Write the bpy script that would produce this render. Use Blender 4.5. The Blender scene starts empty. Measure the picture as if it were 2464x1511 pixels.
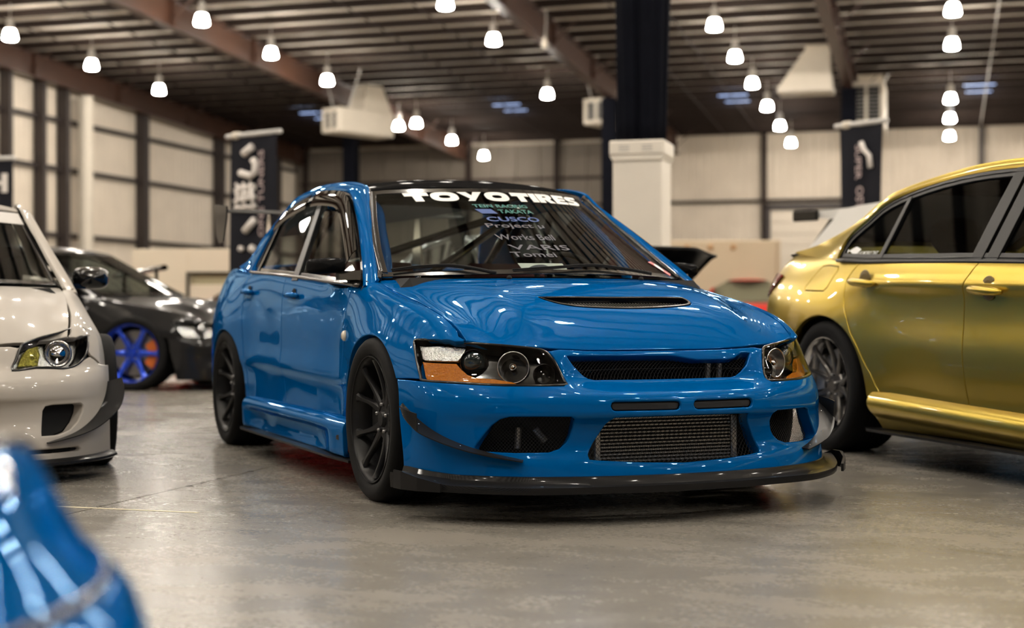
import bpy, bmesh, math, random
import numpy as np
from mathutils.geometry import delaunay_2d_cdt
from mathutils import Vector, Matrix

random.seed(7)
SC = bpy.context.scene
COL = SC.collection
PI = math.pi

# ------------------------------------------------------------------ camera
cam_d = bpy.data.cameras.new('camera')
cam = bpy.data.objects.new('camera', cam_d)
COL.objects.link(cam)
cam_d.sensor_width = 36.0
cam_d.lens = 3500.0 * 36.0 / 2464.0
cam.location = (0, 0, 0.745)
cam.rotation_euler = (PI / 2 - 0.0028, 0, 0)
cam_d.clip_start = 0.05
cam_d.clip_end = 300
cam_d.dof.use_dof = True
cam_d.dof.focus_distance = 5.35
cam_d.dof.aperture_fstop = 1.9
SC.camera = cam

# ------------------------------------------------------------------ world, exposure
w = bpy.data.worlds.new('world')
SC.world = w
w.use_nodes = True
w.node_tree.nodes['Background'].inputs[0].default_value = (0.9, 0.92, 1.0, 1)
w.node_tree.nodes['Background'].inputs[1].default_value = 0.02
SC.view_settings.view_transform = 'Standard'
SC.view_settings.look = 'None'
SC.view_settings.gamma = 1.0
SC.view_settings.use_curve_mapping = False
SC.view_settings.exposure = -0.2
SC.cycles.use_denoising = True
SC.cycles.max_bounces = 8
SC.cycles.diffuse_bounces = 4
SC.cycles.glossy_bounces = 4
SC.cycles.transmission_bounces = 8
SC.cycles.transparent_max_bounces = 16
SC.cycles.sample_clamp_indirect = 8.0
SC.cycles.caustics_reflective = False
SC.cycles.caustics_refractive = False
LAMP_STRENGTH = 180.0      # radiance of the glowing refractors
LAMP_SPOT = 280.0          # downward beam of each bay lamp, watts

# ------------------------------------------------------------------ materials
MATS = {}
def nodes_of(m):
    return m.node_tree.nodes, m.node_tree.links
def mat(name, col, rough=0.5, metal=0.0, coat=0.0, emit=None, estr=0.0, var=0.06, scale=30.0, bump=0.0, alpha=1.0, spec=0.5, trans=0.0, coat_rough=0.02):
    """Principled material whose colour is gently varied by a noise texture."""
    if name in MATS:
        return MATS[name]
    m = bpy.data.materials.new(name)
    m.use_nodes = True
    N, L = nodes_of(m)
    b = N['Principled BSDF']
    c = (col[0], col[1], col[2], 1)
    b.inputs['Roughness'].default_value = rough
    b.inputs['Metallic'].default_value = metal
    b.inputs['Coat Weight'].default_value = coat
    b.inputs['Coat Roughness'].default_value = coat_rough
    b.inputs['Specular IOR Level'].default_value = spec
    b.inputs['Transmission Weight'].default_value = trans
    b.inputs['Alpha'].default_value = alpha
    tc = N.new('ShaderNodeTexCoord')
    nz = N.new('ShaderNodeTexNoise')
    nz.inputs['Scale'].default_value = scale
    nz.inputs['Detail'].default_value = 3
    L.new(tc.outputs['Object'], nz.inputs['Vector'])
    mx = N.new('ShaderNodeMix')
    mx.data_type = 'RGBA'
    mx.inputs[6].default_value = tuple(x * (1 - var) for x in c[:3]) + (1,)
    mx.inputs[7].default_value = tuple(min(1, x * (1 + var)) for x in c[:3]) + (1,)
    L.new(nz.outputs['Fac'], mx.inputs[0])
    L.new(mx.outputs[2], b.inputs['Base Color'])
    if bump:
        bp = N.new('ShaderNodeBump')
        bp.inputs['Strength'].default_value = bump
        bp.inputs['Distance'].default_value = 0.01
        L.new(nz.outputs['Fac'], bp.inputs['Height'])
        L.new(bp.outputs['Normal'], b.inputs['Normal'])
    if emit:
        b.inputs['Emission Color'].default_value = (emit[0], emit[1], emit[2], 1)
        b.inputs['Emission Strength'].default_value = estr
    MATS[name] = m
    return m

def glass(name, tint=(0.8, 0.86, 0.84), fac=0.10, rough=0.01):
    """Thin glass: transparent tint plus a fresnel reflection."""
    if name in MATS:
        return MATS[name]
    m = bpy.data.materials.new(name)
    m.use_nodes = True
    N, L = nodes_of(m)
    for n in list(N):
        if n.type == 'BSDF_PRINCIPLED':
            N.remove(n)
    tr = N.new('ShaderNodeBsdfTransparent')
    tr.inputs[0].default_value = (*tint, 1)
    gl = N.new('ShaderNodeBsdfGlossy')
    gl.inputs['Roughness'].default_value = rough
    gl.inputs['Color'].default_value = (1, 1, 1, 1)
    fr = N.new('ShaderNodeFresnel')
    fr.inputs[0].default_value = 1.16
    tc = N.new('ShaderNodeTexCoord')
    nz = N.new('ShaderNodeTexNoise')
    nz.inputs['Scale'].default_value = 4
    L.new(tc.outputs['Object'], nz.inputs['Vector'])
    mr = N.new('ShaderNodeMapRange')
    mr.inputs[3].default_value = 0.0
    mr.inputs[4].default_value = fac * 0.05
    L.new(nz.outputs['Fac'], mr.inputs[0])
    ad = N.new('ShaderNodeMath')
    ad.operation = 'ADD'
    ad.use_clamp = True
    L.new(fr.outputs[0], ad.inputs[0])
    L.new(mr.outputs[0], ad.inputs[1])
    mx = N.new('ShaderNodeMixShader')
    L.new(ad.outputs[0], mx.inputs[0])
    L.new(tr.outputs[0], mx.inputs[1])
    L.new(gl.outputs[0], mx.inputs[2])
    L.new(mx.outputs[0], N['Material Output'].inputs[0])
    MATS[name] = m
    return m

def carbon(name='carbon_weave', scale=420.0, base=(0.005, 0.005, 0.0055), hi=(0.022, 0.022, 0.023), coat=0.14, spec=0.06):
    """Clear-coated carbon twill from a checker of two crossing wave textures."""
    if name in MATS:
        return MATS[name]
    m = bpy.data.materials.new(name)
    m.use_nodes = True
    N, L = nodes_of(m)
    b = N['Principled BSDF']
    tc = N.new('ShaderNodeTexCoord')
    mp = N.new('ShaderNodeMapping')
    mp.inputs['Rotation'].default_value = (0.3, 0.35, 0.75)
    L.new(tc.outputs['Object'], mp.inputs[0])
    wv = N.new('ShaderNodeTexWave')
    wv.inputs['Scale'].default_value = scale / 2.2
    wv.inputs['Distortion'].default_value = 0.6
    L.new(mp.outputs[0], wv.inputs['Vector'])
    mx = N.new('ShaderNodeMix')
    mx.data_type = 'RGBA'
    mx.inputs[6].default_value = (*base, 1)
    mx.inputs[7].default_value = (*hi, 1)
    L.new(wv.outputs['Fac'], mx.inputs[0])
    L.new(mx.outputs[2], b.inputs['Base Color'])
    b.inputs['Roughness'].default_value = 0.32
    b.inputs['Metallic'].default_value = 0.0
    b.inputs['Specular IOR Level'].default_value = spec
    b.inputs['Coat Weight'].default_value = coat
    b.inputs['Coat Roughness'].default_value = 0.05
    MATS[name] = m
    return m

def paint(name, col, metal=0.0, rough=0.35, flake=0.0, var=0.03):
    """Clear-coated car paint with a fine flake noise."""
    if name in MATS:
        return MATS[name]
    m = mat(name, col, rough=rough, metal=metal, coat=0.5, var=var, scale=900.0 if flake else 12.0, spec=0.5 if metal else 0.05)
    return m

def candy_paint(name, col, tint, ior=1.42):
    """Solid colour under a tinted clear coat: diffuse body, fresnel-weighted tinted gloss, slight orange-peel variation."""
    m = bpy.data.materials.new(name)
    m.use_nodes = True
    N, L = nodes_of(m)
    N.remove(N['Principled BSDF'])
    tc = N.new('ShaderNodeTexCoord')
    nz = N.new('ShaderNodeTexNoise'); nz.inputs['Scale'].default_value = 9.0
    L.new(tc.outputs['Object'], nz.inputs['Vector'])
    mx = N.new('ShaderNodeMix'); mx.data_type = 'RGBA'
    mx.inputs[6].default_value = tuple(c * .97 for c in col) + (1,)
    mx.inputs[7].default_value = tuple(c * 1.03 for c in col) + (1,)
    L.new(nz.outputs['Fac'], mx.inputs[0])
    df = N.new('ShaderNodeBsdfDiffuse'); L.new(mx.outputs[2], df.inputs['Color'])
    gl = N.new('ShaderNodeBsdfGlossy'); gl.inputs['Color'].default_value = (*tint, 1); gl.inputs['Roughness'].default_value = .02
    fr = N.new('ShaderNodeFresnel'); fr.inputs[0].default_value = ior
    ms = N.new('ShaderNodeMixShader')
    L.new(fr.outputs[0], ms.inputs[0]); L.new(df.outputs[0], ms.inputs[1]); L.new(gl.outputs[0], ms.inputs[2])
    L.new(ms.outputs[0], N['Material Output'].inputs[0])
    MATS[name] = m
    return m

def floor_material():
    m = bpy.data.materials.new('polished_concrete')
    m.use_nodes = True
    N, L = nodes_of(m)
    b = N['Principled BSDF']
    tc = N.new('ShaderNodeTexCoord')
    mp = N.new('ShaderNodeMapping')
    mp.inputs['Scale'].default_value = (0.55, 1.0, 1.0)
    L.new(tc.outputs['Object'], mp.inputs[0])
    def noise(sc, det, rgh=0.6, dist=0.0):
        n = N.new('ShaderNodeTexNoise')
        n.inputs['Scale'].default_value = sc
        n.inputs['Detail'].default_value = det
        n.inputs['Roughness'].default_value = rgh
        n.inputs['Distortion'].default_value = dist
        L.new(mp.outputs[0], n.inputs['Vector'])
        return n
    n1 = noise(0.9, 8, 0.7, 0.6)
    n2 = noise(5.0, 6, 0.6, 0.5)
    n3 = noise(90.0, 3, 0.6)
    r1 = N.new('ShaderNodeValToRGB')
    r1.color_ramp.elements[0].position = 0.3
    r1.color_ramp.elements[0].color = (0.145, 0.135, 0.118, 1)
    r1.color_ramp.elements[1].position = 0.72
    r1.color_ramp.elements[1].color = (0.30, 0.275, 0.235, 1)
    a = N.new('ShaderNodeMix'); a.data_type = 'FLOAT'
    a.inputs[0].default_value = 0.5
    L.new(n1.outputs['Fac'], a.inputs[2]); L.new(n2.outputs['Fac'], a.inputs[3])
    a2 = N.new('ShaderNodeMix'); a2.data_type = 'FLOAT'
    a2.inputs[0].default_value = 0.22
    L.new(a.outputs[0], a2.inputs[2]); L.new(n3.outputs['Fac'], a2.inputs[3])
    L.new(a2.outputs[0], r1.inputs[0])
    L.new(r1.outputs[0], b.inputs['Base Color'])
    rr = N.new('ShaderNodeMapRange')
    rr.inputs[1].default_value = 0.3; rr.inputs[2].default_value = 0.7
    rr.inputs[3].default_value = 0.16; rr.inputs[4].default_value = 0.36
    L.new(a2.outputs[0], rr.inputs[0])
    L.new(rr.outputs[0], b.inputs['Roughness'])
    bp = N.new('ShaderNodeBump')
    bp.inputs['Strength'].default_value = 0.02
    bp.inputs['Distance'].default_value = 0.01
    L.new(n2.outputs['Fac'], bp.inputs['Height'])
    L.new(bp.outputs['Normal'], b.inputs['Normal'])
    b.inputs['Specular IOR Level'].default_value = 0.5
    MATS['floor'] = m
    return m

# ------------------------------------------------------------------ object helpers
def link(o, parent=None, label=None, cat=None, group=None, kind=None):
    COL.objects.link(o)
    if parent is not None:
        o.parent = parent
    if label: o['label'] = label
    if cat: o['category'] = cat
    if group: o['group'] = group
    if kind: o['kind'] = kind
    return o

def empty(name, loc=(0, 0, 0), rz=0.0, label=None, cat=None, group=None, kind=None, parent=None):
    o = bpy.data.objects.new(name, None)
    o.empty_display_size = 0.1
    o.location = loc
    o.rotation_euler = (0, 0, rz)
    return link(o, parent, label, cat, group, kind)

def mesh(name, V, Fc, m=None, parent=None, smooth=False, normals=None, **kw):
    me = bpy.data.meshes.new(name)
    Fc = [tuple(int(i) for i in f) for f in Fc]
    Fc = [f for f in Fc if len(set(f)) == len(f)]
    me.from_pydata([tuple(map(float, v)) for v in V], [], Fc)
    me.validate()
    if smooth:
        me.polygons.foreach_set('use_smooth', [True] * len(me.polygons))
    me.update()
    if normals is not None:
        normals = np.nan_to_num(np.asarray(normals, float))
        ln = np.linalg.norm(normals, axis=1, keepdims=True)
        normals = np.where(ln > 1e-6, normals / np.maximum(ln, 1e-9), [0, 0, 1.0])
        me.normals_split_custom_set_from_vertices([tuple(map(float, n)) for n in normals])
    if m is not None:
        me.materials.append(m)
    o = bpy.data.objects.new(name, me)
    return link(o, parent, **kw)

def inst(src, name, parent, loc=(0, 0, 0), rot=(0, 0, 0), scale=(1, 1, 1)):
    o = bpy.data.objects.new(name, src.data)
    o.location = loc; o.rotation_euler = rot; o.scale = scale
    COL.objects.link(o)
    o.parent = parent
    return o

class MB:
    """Collects simple solids into one mesh."""
    def __init__(s):
        s.V = []; s.F = []
    def add(s, V, F):
        o = len(s.V)
        s.V += [tuple(v) for v in V]
        s.F += [tuple(i + o for i in f) for f in F]
        return s
    def box(s, x0, x1, y0, y1, z0, z1):
        V = [(x, y, z) for z in (z0, z1) for y in (y0, y1) for x in (x0, x1)]
        return s.add(V, [(0, 2, 3, 1), (4, 5, 7, 6), (0, 1, 5, 4), (2, 6, 7, 3), (0, 4, 6, 2), (1, 3, 7, 5)])
    def bbox(s, x0, x1, y0, y1, z0, z1, b=0.005):
        """box with chamfered edges"""
        c = [(x0, x1), (y0, y1), (z0, z1)]
        V = []; idx = {}
        for sx in (0, 1):
            for sy in (0, 1):
                for sz in (0, 1):
                    p = [c[0][sx], c[1][sy], c[2][sz]]
                    d = [b if q == 0 else -b for q in (sx, sy, sz)]
                    for ax in range(3):
                        v = [p[i] + (d[i] if i != ax else 0) for i in range(3)]
                        idx[(sx, sy, sz, ax)] = len(V); V.append(v)
        F = []
        I = lambda a, b_, c_, ax: idx[(a, b_, c_, ax)]
        for q in (0, 1):
            F.append([I(q, 0, 0, 0), I(q, 1, 0, 0), I(q, 1, 1, 0), I(q, 0, 1, 0)])
            F.append([I(0, q, 0, 1), I(1, q, 0, 1), I(1, q, 1, 1), I(0, q, 1, 1)])
            F.append([I(0, 0, q, 2), I(1, 0, q, 2), I(1, 1, q, 2), I(0, 1, q, 2)])
        for a in (0, 1):
            for b_ in (0, 1):
                F.append([I(a, b_, 0, 0), I(a, b_, 1, 0), I(a, b_, 1, 1), I(a, b_, 0, 1)])
                F.append([I(a, 0, b_, 0), I(a, 1, b_, 0), I(a, 1, b_, 2), I(a, 0, b_, 2)])
                F.append([I(0, a, b_, 1), I(1, a, b_, 1), I(1, a, b_, 2), I(0, a, b_, 2)])
                for c_ in (0, 1):
                    F.append([I(a, b_, c_, 0), I(a, b_, c_, 1), I(a, b_, c_, 2)])
        return s.add(V, F)
    def tube(s, pts, r, n=10, cap=True):
        pts = [np.array(p, float) for p in pts]
        rs = r if hasattr(r, '__len__') else [r] * len(pts)
        base = len(s.V)
        prev = None
        for i, p in enumerate(pts):
            t = pts[min(i + 1, len(pts) - 1)] - pts[max(i - 1, 0)]
            t = t / (np.linalg.norm(t) + 1e-9)
            if prev is None:
                up = np.array([0, 0, 1.]) if abs(t[2]) < .9 else np.array([1., 0, 0])
                a = np.cross(t, up)
            else:
                a = prev - t * (prev @ t)
            a /= np.linalg.norm(a) + 1e-9
            prev = a
            b = np.cross(t, a)
            for k in range(n):
                q = 2 * PI * k / n
                s.V.append(tuple(p + rs[i] * (a * math.cos(q) + b * math.sin(q))))
        for i in range(len(pts) - 1):
            for k in range(n):
                k2 = (k + 1) % n
                s.F.append((base + i * n + k, base + i * n + k2, base + (i + 1) * n + k2, base + (i + 1) * n + k))
        if cap:
            s.F.append(tuple(base + k for k in range(n))[::-1])
            s.F.append(tuple(base + (len(pts) - 1) * n + k for k in range(n)))
        return s
    def lathe(s, prof, n=32, axis='z', c=(0, 0, 0), a0=0, a1=2 * PI):
        """prof: list of (radius, height) around axis"""
        full = abs(a1 - a0 - 2 * PI) < 1e-6
        m = n if full else n + 1
        base = len(s.V)
        for r, h in prof:
            for k in range(m):
                q = a0 + (a1 - a0) * k / n
                u, v = r * math.cos(q), r * math.sin(q)
                p = {'z': (u, v, h), 'y': (u, h, v), 'x': (h, u, v)}[axis]
                s.V.append((p[0] + c[0], p[1] + c[1], p[2] + c[2]))
        for i in range(len(prof) - 1):
            for k in range(n):
                k2 = (k + 1) % m
                s.F.append((base + i * m + k, base + i * m + k2, base + (i + 1) * m + k2, base + (i + 1) * m + k))
        return s
    def prism(s, poly, z0, z1, f=None):
        """poly 2D list extruded; f maps (u,v,w)->xyz"""
        f = f or (lambda u, v, w: (u, v, w))
        n = len(poly)
        V = [f(u, v, z0) for u, v in poly] + [f(u, v, z1) for u, v in poly]
        F = [tuple(range(n))[::-1], tuple(range(n, 2 * n))]
        F += [(i, (i + 1) % n, n + (i + 1) % n, n + i) for i in range(n)]
        return s.add(V, F)
    def build(s, name, m, parent=None, smooth=False, angle=None, **kw):
        o = mesh(name, s.V, s.F, m, parent, smooth or angle is not None, **kw)
        if angle is not None:
            bm = bmesh.new(); bm.from_mesh(o.data)
            for e in bm.edges:
                e.smooth = len(e.link_faces) == 2 and e.calc_face_angle(0) < math.radians(angle)
            bmesh.ops.recalc_face_normals(bm, faces=bm.faces)
            bm.to_mesh(o.data); bm.free()
        else:
            bm = bmesh.new(); bm.from_mesh(o.data)
            bmesh.ops.recalc_face_normals(bm, faces=bm.faces)
            bm.to_mesh(o.data); bm.free()
        return o
#LIBNP
# ------------------------------------------------------------------ splines and lofts (numpy)
def _tang(x, Y):
    """limited cubic tangents, x (n,), Y (n,...)"""
    h = np.diff(x)
    sh = (len(h),) + (1,) * (Y.ndim - 1)
    d = np.diff(Y, axis=0) / h.reshape(sh)
    m = np.zeros_like(Y)
    m[0] = d[0]; m[-1] = d[-1]
    hh = h.reshape(sh)
    m[1:-1] = (d[:-1] * hh[1:] + d[1:] * hh[:-1]) / (hh[1:] + hh[:-1])
    return m
def spl(x, Y, q):
    """cubic Hermite interpolation of Y(n,...) at q (N,) -> (N,...)"""
    x = np.asarray(x, float); Y = np.asarray(Y, float); q = np.asarray(q, float)
    m = _tang(x, Y)
    i = np.clip(np.searchsorted(x, q, side='right') - 1, 0, len(x) - 2)
    h = x[i + 1] - x[i]
    t = (q - x[i]) / h
    sh = (len(q),) + (1,) * (Y.ndim - 1)
    t = t.reshape(sh); h = h.reshape(sh)
    t2 = t * t; t3 = t2 * t
    lo = t < 0; hi = t > 1
    r = (2*t3 - 3*t2 + 1) * Y[i] + (t3 - 2*t2 + t) * h * m[i] + (-2*t3 + 3*t2) * Y[i+1] + (t3 - t2) * h * m[i+1]
    r = np.where(lo, Y[i] + t * h * m[i], r)
    r = np.where(hi, Y[i+1] + (t - 1) * h * m[i+1], r)
    return r
class Loft:
    """Surface from control rows: rows[i][k] = (a,b) at station us[i]; eval(u,t), t in [0,K-1]."""
    def __init__(s, us, rows, out, t0=0.0):
        us = np.array(us, float)
        o = np.argsort(us)
        s.us = us[o]
        s.R = np.array(rows, float)[o]
        s.out = out
        s.ts = np.arange(s.R.shape[1], dtype=float) + t0
    def __call__(s, u, t):
        u = np.atleast_1d(np.asarray(u, float)); t = np.atleast_1d(np.asarray(t, float))
        C = spl(s.us, s.R, u)            # N,K,2
        ts = s.ts
        K = len(ts)
        m = np.zeros_like(C)
        m[:, 1:-1] = (C[:, 2:] - C[:, :-2]) * 0.5
        m[:, 0] = C[:, 1] - C[:, 0]; m[:, -1] = C[:, -1] - C[:, -2]
        i = np.clip(np.floor(t - ts[0]).astype(int), 0, K - 2)
        q = (t - ts[0] - i)[:, None]
        n = np.arange(len(u))
        P0, P1, M0, M1 = C[n, i], C[n, i + 1], m[n, i], m[n, i + 1]
        q2 = q * q; q3 = q2 * q
        r = (2*q3 - 3*q2 + 1) * P0 + (q3 - 2*q2 + q) * M0 + (-2*q3 + 3*q2) * P1 + (q3 - q2) * M1
        r = np.where(q > 1, P1 + (q - 1) * M1, r)
        r = np.where(q < 0, P0 + q * M0, r)
        return s.out(u, r[:, 0], r[:, 1])
    def t_of(s, u, z, comp=2):
        """parameter t where coordinate comp equals z (monotone decreasing or increasing)"""
        T = np.linspace(s.ts[0], s.ts[-1], 200)
        P = s(np.full(200, u), T)[:, comp]
        if P[0] > P[-1]:
            return float(np.interp(-z, -P, T))
        return float(np.interp(z, P, T))
def side_out(u, a, b):
    return np.stack([u, -a, b], 1)
def nose_out(u, a, b):
    return np.stack([a, b, u], 1)
def inpoly(P, poly):
    x, y = P[:, 0], P[:, 1]
    poly = np.asarray(poly, float)
    inside = np.zeros(len(P), bool)
    n = len(poly)
    j = n - 1
    for i in range(n):
        xi, yi = poly[i]; xj, yj = poly[j]
        c = ((yi > y) != (yj > y))
        if c.any():
            xx = (xj - xi) * (y - yi) / (yj - yi + 1e-30) + xi
            inside ^= c & (x < xx)
        j = i
    return inside
def resample(poly, h, closed=True):
    poly = np.asarray(poly, float)
    out = []
    n = len(poly)
    for i in range(n if closed else n - 1):
        a = poly[i]; b = poly[(i + 1) % n]
        k = max(1, int(math.ceil(np.linalg.norm(b - a) / h)))
        for q in range(k):
            out.append(a + (b - a) * q / k)
    if not closed:
        out.append(poly[-1])
    return np.array(out)
def smooth_poly(pts, n=6, closed=True):
    """Catmull-Rom through the points (corner where a point is given twice)"""
    P = [np.array(p, float) for p in pts]
    out = []
    N = len(P)
    rng = range(N if closed else N - 1)
    for i in rng:
        p0 = P[(i - 1) % N] if closed or i > 0 else P[0]
        p1 = P[i]; p2 = P[(i + 1) % N]
        p3 = P[(i + 2) % N] if closed or i + 2 < N else P[-1]
        if np.allclose(p1, p2):
            continue
        for q in range(n):
            t = q / n
            m1 = (p2 - p0) * .5; m2 = (p3 - p1) * .5
            if np.allclose(p0, p1): m1 = (p2 - p1) * .5
            if np.allclose(p3, p2): m2 = (p2 - p1) * .5
            out.append((2*t**3 - 3*t*t + 1)*p1 + (t**3 - 2*t*t + t)*m1 + (-2*t**3 + 3*t*t)*p2 + (t**3 - t*t)*m2)
    if not closed:
        out.append(P[-1])
    return np.array(out)
#ENDNP
def surf_frame(S, u, t, eu, et):
    P = S(u, t)
    du = (S(u + eu, t) - S(u - eu, t)) / (2 * eu)
    dt = (S(u, t + et) - S(u, t - et)) / (2 * et)
    n = np.cross(du, dt)
    n /= np.linalg.norm(n, axis=1, keepdims=True) + 1e-12
    return P, du, dt, n

def panel(name, S, outline, holes=(), scale=(1.0, 1.0), h=0.025, m=None, parent=None, depth=0.012, r=0.003, gap=0.0015,
          hole_depth=None, flip=False, mirror=False, ref=None, edge_h=None, both=False, **kw):
    """Trimmed surface panel: constrained Delaunay in the surface's parameter plane, mapped through S,
    exact surface normals, rolled edges and a return flange. ref = point the normal must face away from."""
    sc = np.array(scale, float)
    edge_h = edge_h or h * 0.7
    loops = [resample(np.asarray(outline, float) * sc, edge_h)] + [resample(np.asarray(q, float) * sc, edge_h) for q in holes]
    V = []; Eg = []
    for lp in loops:
        b = len(V)
        V += [tuple(p) for p in lp]
        Eg += [(b + i, b + (i + 1) % len(lp)) for i in range(len(lp))]
    B = np.array(V)
    lo, hi = B.min(0), B.max(0)
    gx = np.arange(lo[0] + h * .5, hi[0], h); gy = np.arange(lo[1] + h * .5, hi[1], h)
    gp = np.stack(np.meshgrid(gx, gy), -1).reshape(-1, 2)
    if len(gp):
        k = inpoly(gp, loops[0])
        for lp in loops[1:]:
            k &= ~inpoly(gp, lp)
        gp = gp[k]
        if len(gp):
            dmin = np.full(len(gp), 9e9)
            for c in range(0, len(B), 200):
                dd = ((gp[:, None] - B[None, c:c + 200]) ** 2).sum(2).min(1)
                dmin = np.minimum(dmin, dd)
            gp = gp[dmin > (h * 0.45) ** 2]
            V += [tuple(p) for p in gp]
    res = delaunay_2d_cdt([Vector(v) for v in V], Eg, [], 0, 1e-7)
    Q = np.array([tuple(v) for v in res[0]])
    T = np.array([tuple(f) for f in res[2] if len(f) == 3])
    cen = Q[T].mean(1)
    k = inpoly(cen, loops[0])
    for lp in loops[1:]:
        k &= ~inpoly(cen, lp)
    T = T[k]
    eu, et = 1e-3 / sc[0], 1e-3 / sc[1]
    q = Q / sc
    P, du, dt, n = surf_frame(S, q[:, 0], q[:, 1], eu, et)
    sgn = 1.0
    if ref is not None:
        if ((P - np.array(ref)) * n).sum() < 0:
            sgn = -1.0
    if flip:
        sgn = -sgn
    n = n * sgn
    # triangle winding to follow n
    a, b, c = P[T[:, 0]], P[T[:, 1]], P[T[:, 2]]
    fn = np.cross(b - a, c - a)
    w = (fn * n[T[:, 0]]).sum(1) < 0
    T[w] = T[w][:, ::-1]
    VV = [P]; NN = [n]; FF = [tuple(f) for f in T]
    cnt = len(P)
    # boundary loops
    orig = res[3]
    inv = {}
    for i, o in enumerate(orig):
        for j in o:
            inv[j] = i
    off = 0
    P2 = P.copy()
    for li, lp in enumerate(loops):
        ids = np.array([inv.get(off + i, -1) for i in range(len(lp))])
        off += len(lp)
        ids = ids[ids >= 0]
        ids = ids[ids != np.roll(ids, 1)]
        if len(ids) < 3:
            continue
        L2 = Q[ids]
        tn = np.roll(L2, -1, 0) - np.roll(L2, 1, 0)
        o2 = np.stack([tn[:, 1], -tn[:, 0]], 1)
        ar = (L2[:, 0] * np.roll(L2[:, 1], -1) - np.roll(L2[:, 0], -1) * L2[:, 1]).sum()
        if ar < 0: o2 = -o2            # outward from the loop
        if li > 0: o2 = -o2            # away from the material
        tp = np.roll(P[ids], -1, 0) - np.roll(P[ids], 1, 0)
        tp /= np.linalg.norm(tp, axis=1, keepdims=True) + 1e-12
        e = du[ids] / sc[0] * o2[:, :1] + dt[ids] / sc[1] * o2[:, 1:]
        e -= tp * (e * tp).sum(1, keepdims=True)
        e -= n[ids] * (e * n[ids]).sum(1, keepdims=True)
        e /= np.linalg.norm(e, axis=1, keepdims=True) + 1e-12
        p = P[ids]; nn = n[ids]
        dp = depth
        if li > 0 and hole_depth is not None:
            dp = hole_depth[li - 1] if hasattr(hole_depth, '__len__') else hole_depth
        P2[ids] = p - e * (gap + r)
        rings = [(p - e * (gap + r * .3) - nn * r * .3, nn * .7 + e * .7), (p - e * gap - nn * r, e), (p - e * gap - nn * dp, e)]
        M = len(ids)
        prev = ids
        for rp, rn in rings:
            VV.append(rp); NN.append(rn / (np.linalg.norm(rn, axis=1, keepdims=True) + 1e-12))
            cur = np.arange(cnt, cnt + M); cnt += M
            for i in range(M):
                j = (i + 1) % M
                FF.append((prev[i], prev[j], cur[j], cur[i]))
            prev = cur
    VV[0] = P2
    VA = np.concatenate(VV); NA = np.concatenate(NN)
    # fix winding of the rim quads
    F3 = []
    for f in FF:
        if len(f) == 4:
            x = np.cross(VA[f[1]] - VA[f[0]], VA[f[3]] - VA[f[0]])
            if x @ (NA[f[0]] + NA[f[2]]) < 0:
                f = f[::-1]
        F3.append(f)
    o = mesh(name, VA, F3, m, parent, True, NA, **kw)
    if mirror:
        return o, mirrored(name, VA, F3, NA, m, parent, **kw)
    return o

def mirrored(name, V, F, Nn, m, parent, **kw):
    V = np.array(V) * [1, -1, 1]
    Nn = None if Nn is None else np.array(Nn) * [1, -1, 1]
    return mesh(name, V, [f[::-1] for f in F], m, parent, True, Nn, **kw)

def mirror_obj(o, name=None, parent='same'):
    """a mirrored copy (about local y=0) of a mesh object, its own mesh data"""
    me = o.data.copy()
    n = len(me.vertices)
    co = np.zeros(n * 3); me.vertices.foreach_get('co', co)
    co = co.reshape(-1, 3) * [1, -1, 1]
    me.vertices.foreach_set('co', co.ravel())
    me.flip_normals()
    c = bpy.data.objects.new(name or o.name.split('.')[0], me)
    c.location = (o.location[0], -o.location[1], o.location[2])
    COL.objects.link(c)
    c.parent = o.parent if parent == 'same' else parent
    return c

def grid_surf(name, P, m, parent=None, thick=0.0, **kw):
    """P (nu,nv,3) grid -> smooth mesh, optionally a closed sheet of given thickness"""
    P = np.asarray(P, float)
    nu, nv = P.shape[:2]
    V = P.reshape(-1, 3)
    F = [(i * nv + j, i * nv + j + 1, (i + 1) * nv + j + 1, (i + 1) * nv + j) for i in range(nu - 1) for j in range(nv - 1)]
    if thick:
        du = np.gradient(P, axis=0); dv = np.gradient(P, axis=1)
        n = np.cross(du, dv); n /= np.linalg.norm(n, axis=2, keepdims=True) + 1e-12
        B = (P - n * thick).reshape(-1, 3)
        k = len(V)
        V = np.concatenate([V, B])
        F2 = [tuple(x + k for x in f[::-1]) for f in F]
        rim = [i * nv for i in range(nu)] + [(nu - 1) * nv + j for j in range(1, nv)] + [i * nv + nv - 1 for i in range(nu - 2, -1, -1)] + [j for j in range(nv - 2, 0, -1)]
        F3 = [(rim[i], rim[(i + 1) % len(rim)], rim[(i + 1) % len(rim)] + k, rim[i] + k) for i in range(len(rim))]
        F = F + F2 + F3
    b = MB(); b.V = [tuple(v) for v in V]; b.F = F
    return b.build(name, m, parent, angle=35, **kw)

def text2d(s, bold=0.0, space=1.0):
    """triangulated flat text from the built-in font, height about 0.7 per unit size"""
    cu = bpy.data.curves.new('t', 'FONT')
    cu.body = s
    cu.offset = bold
    cu.space_character = space
    cu.resolution_u = 3
    o = bpy.data.objects.new('t', cu)
    COL.objects.link(o)
    me = o.to_mesh()
    V = np.array([v.co[:2] for v in me.vertices]) if len(me.vertices) else np.zeros((0, 2))
    F = [tuple(p.vertices) for p in me.polygons]
    o.to_mesh_clear()
    bpy.data.objects.remove(o)
    bpy.data.curves.remove(cu)
    return V, F
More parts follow.
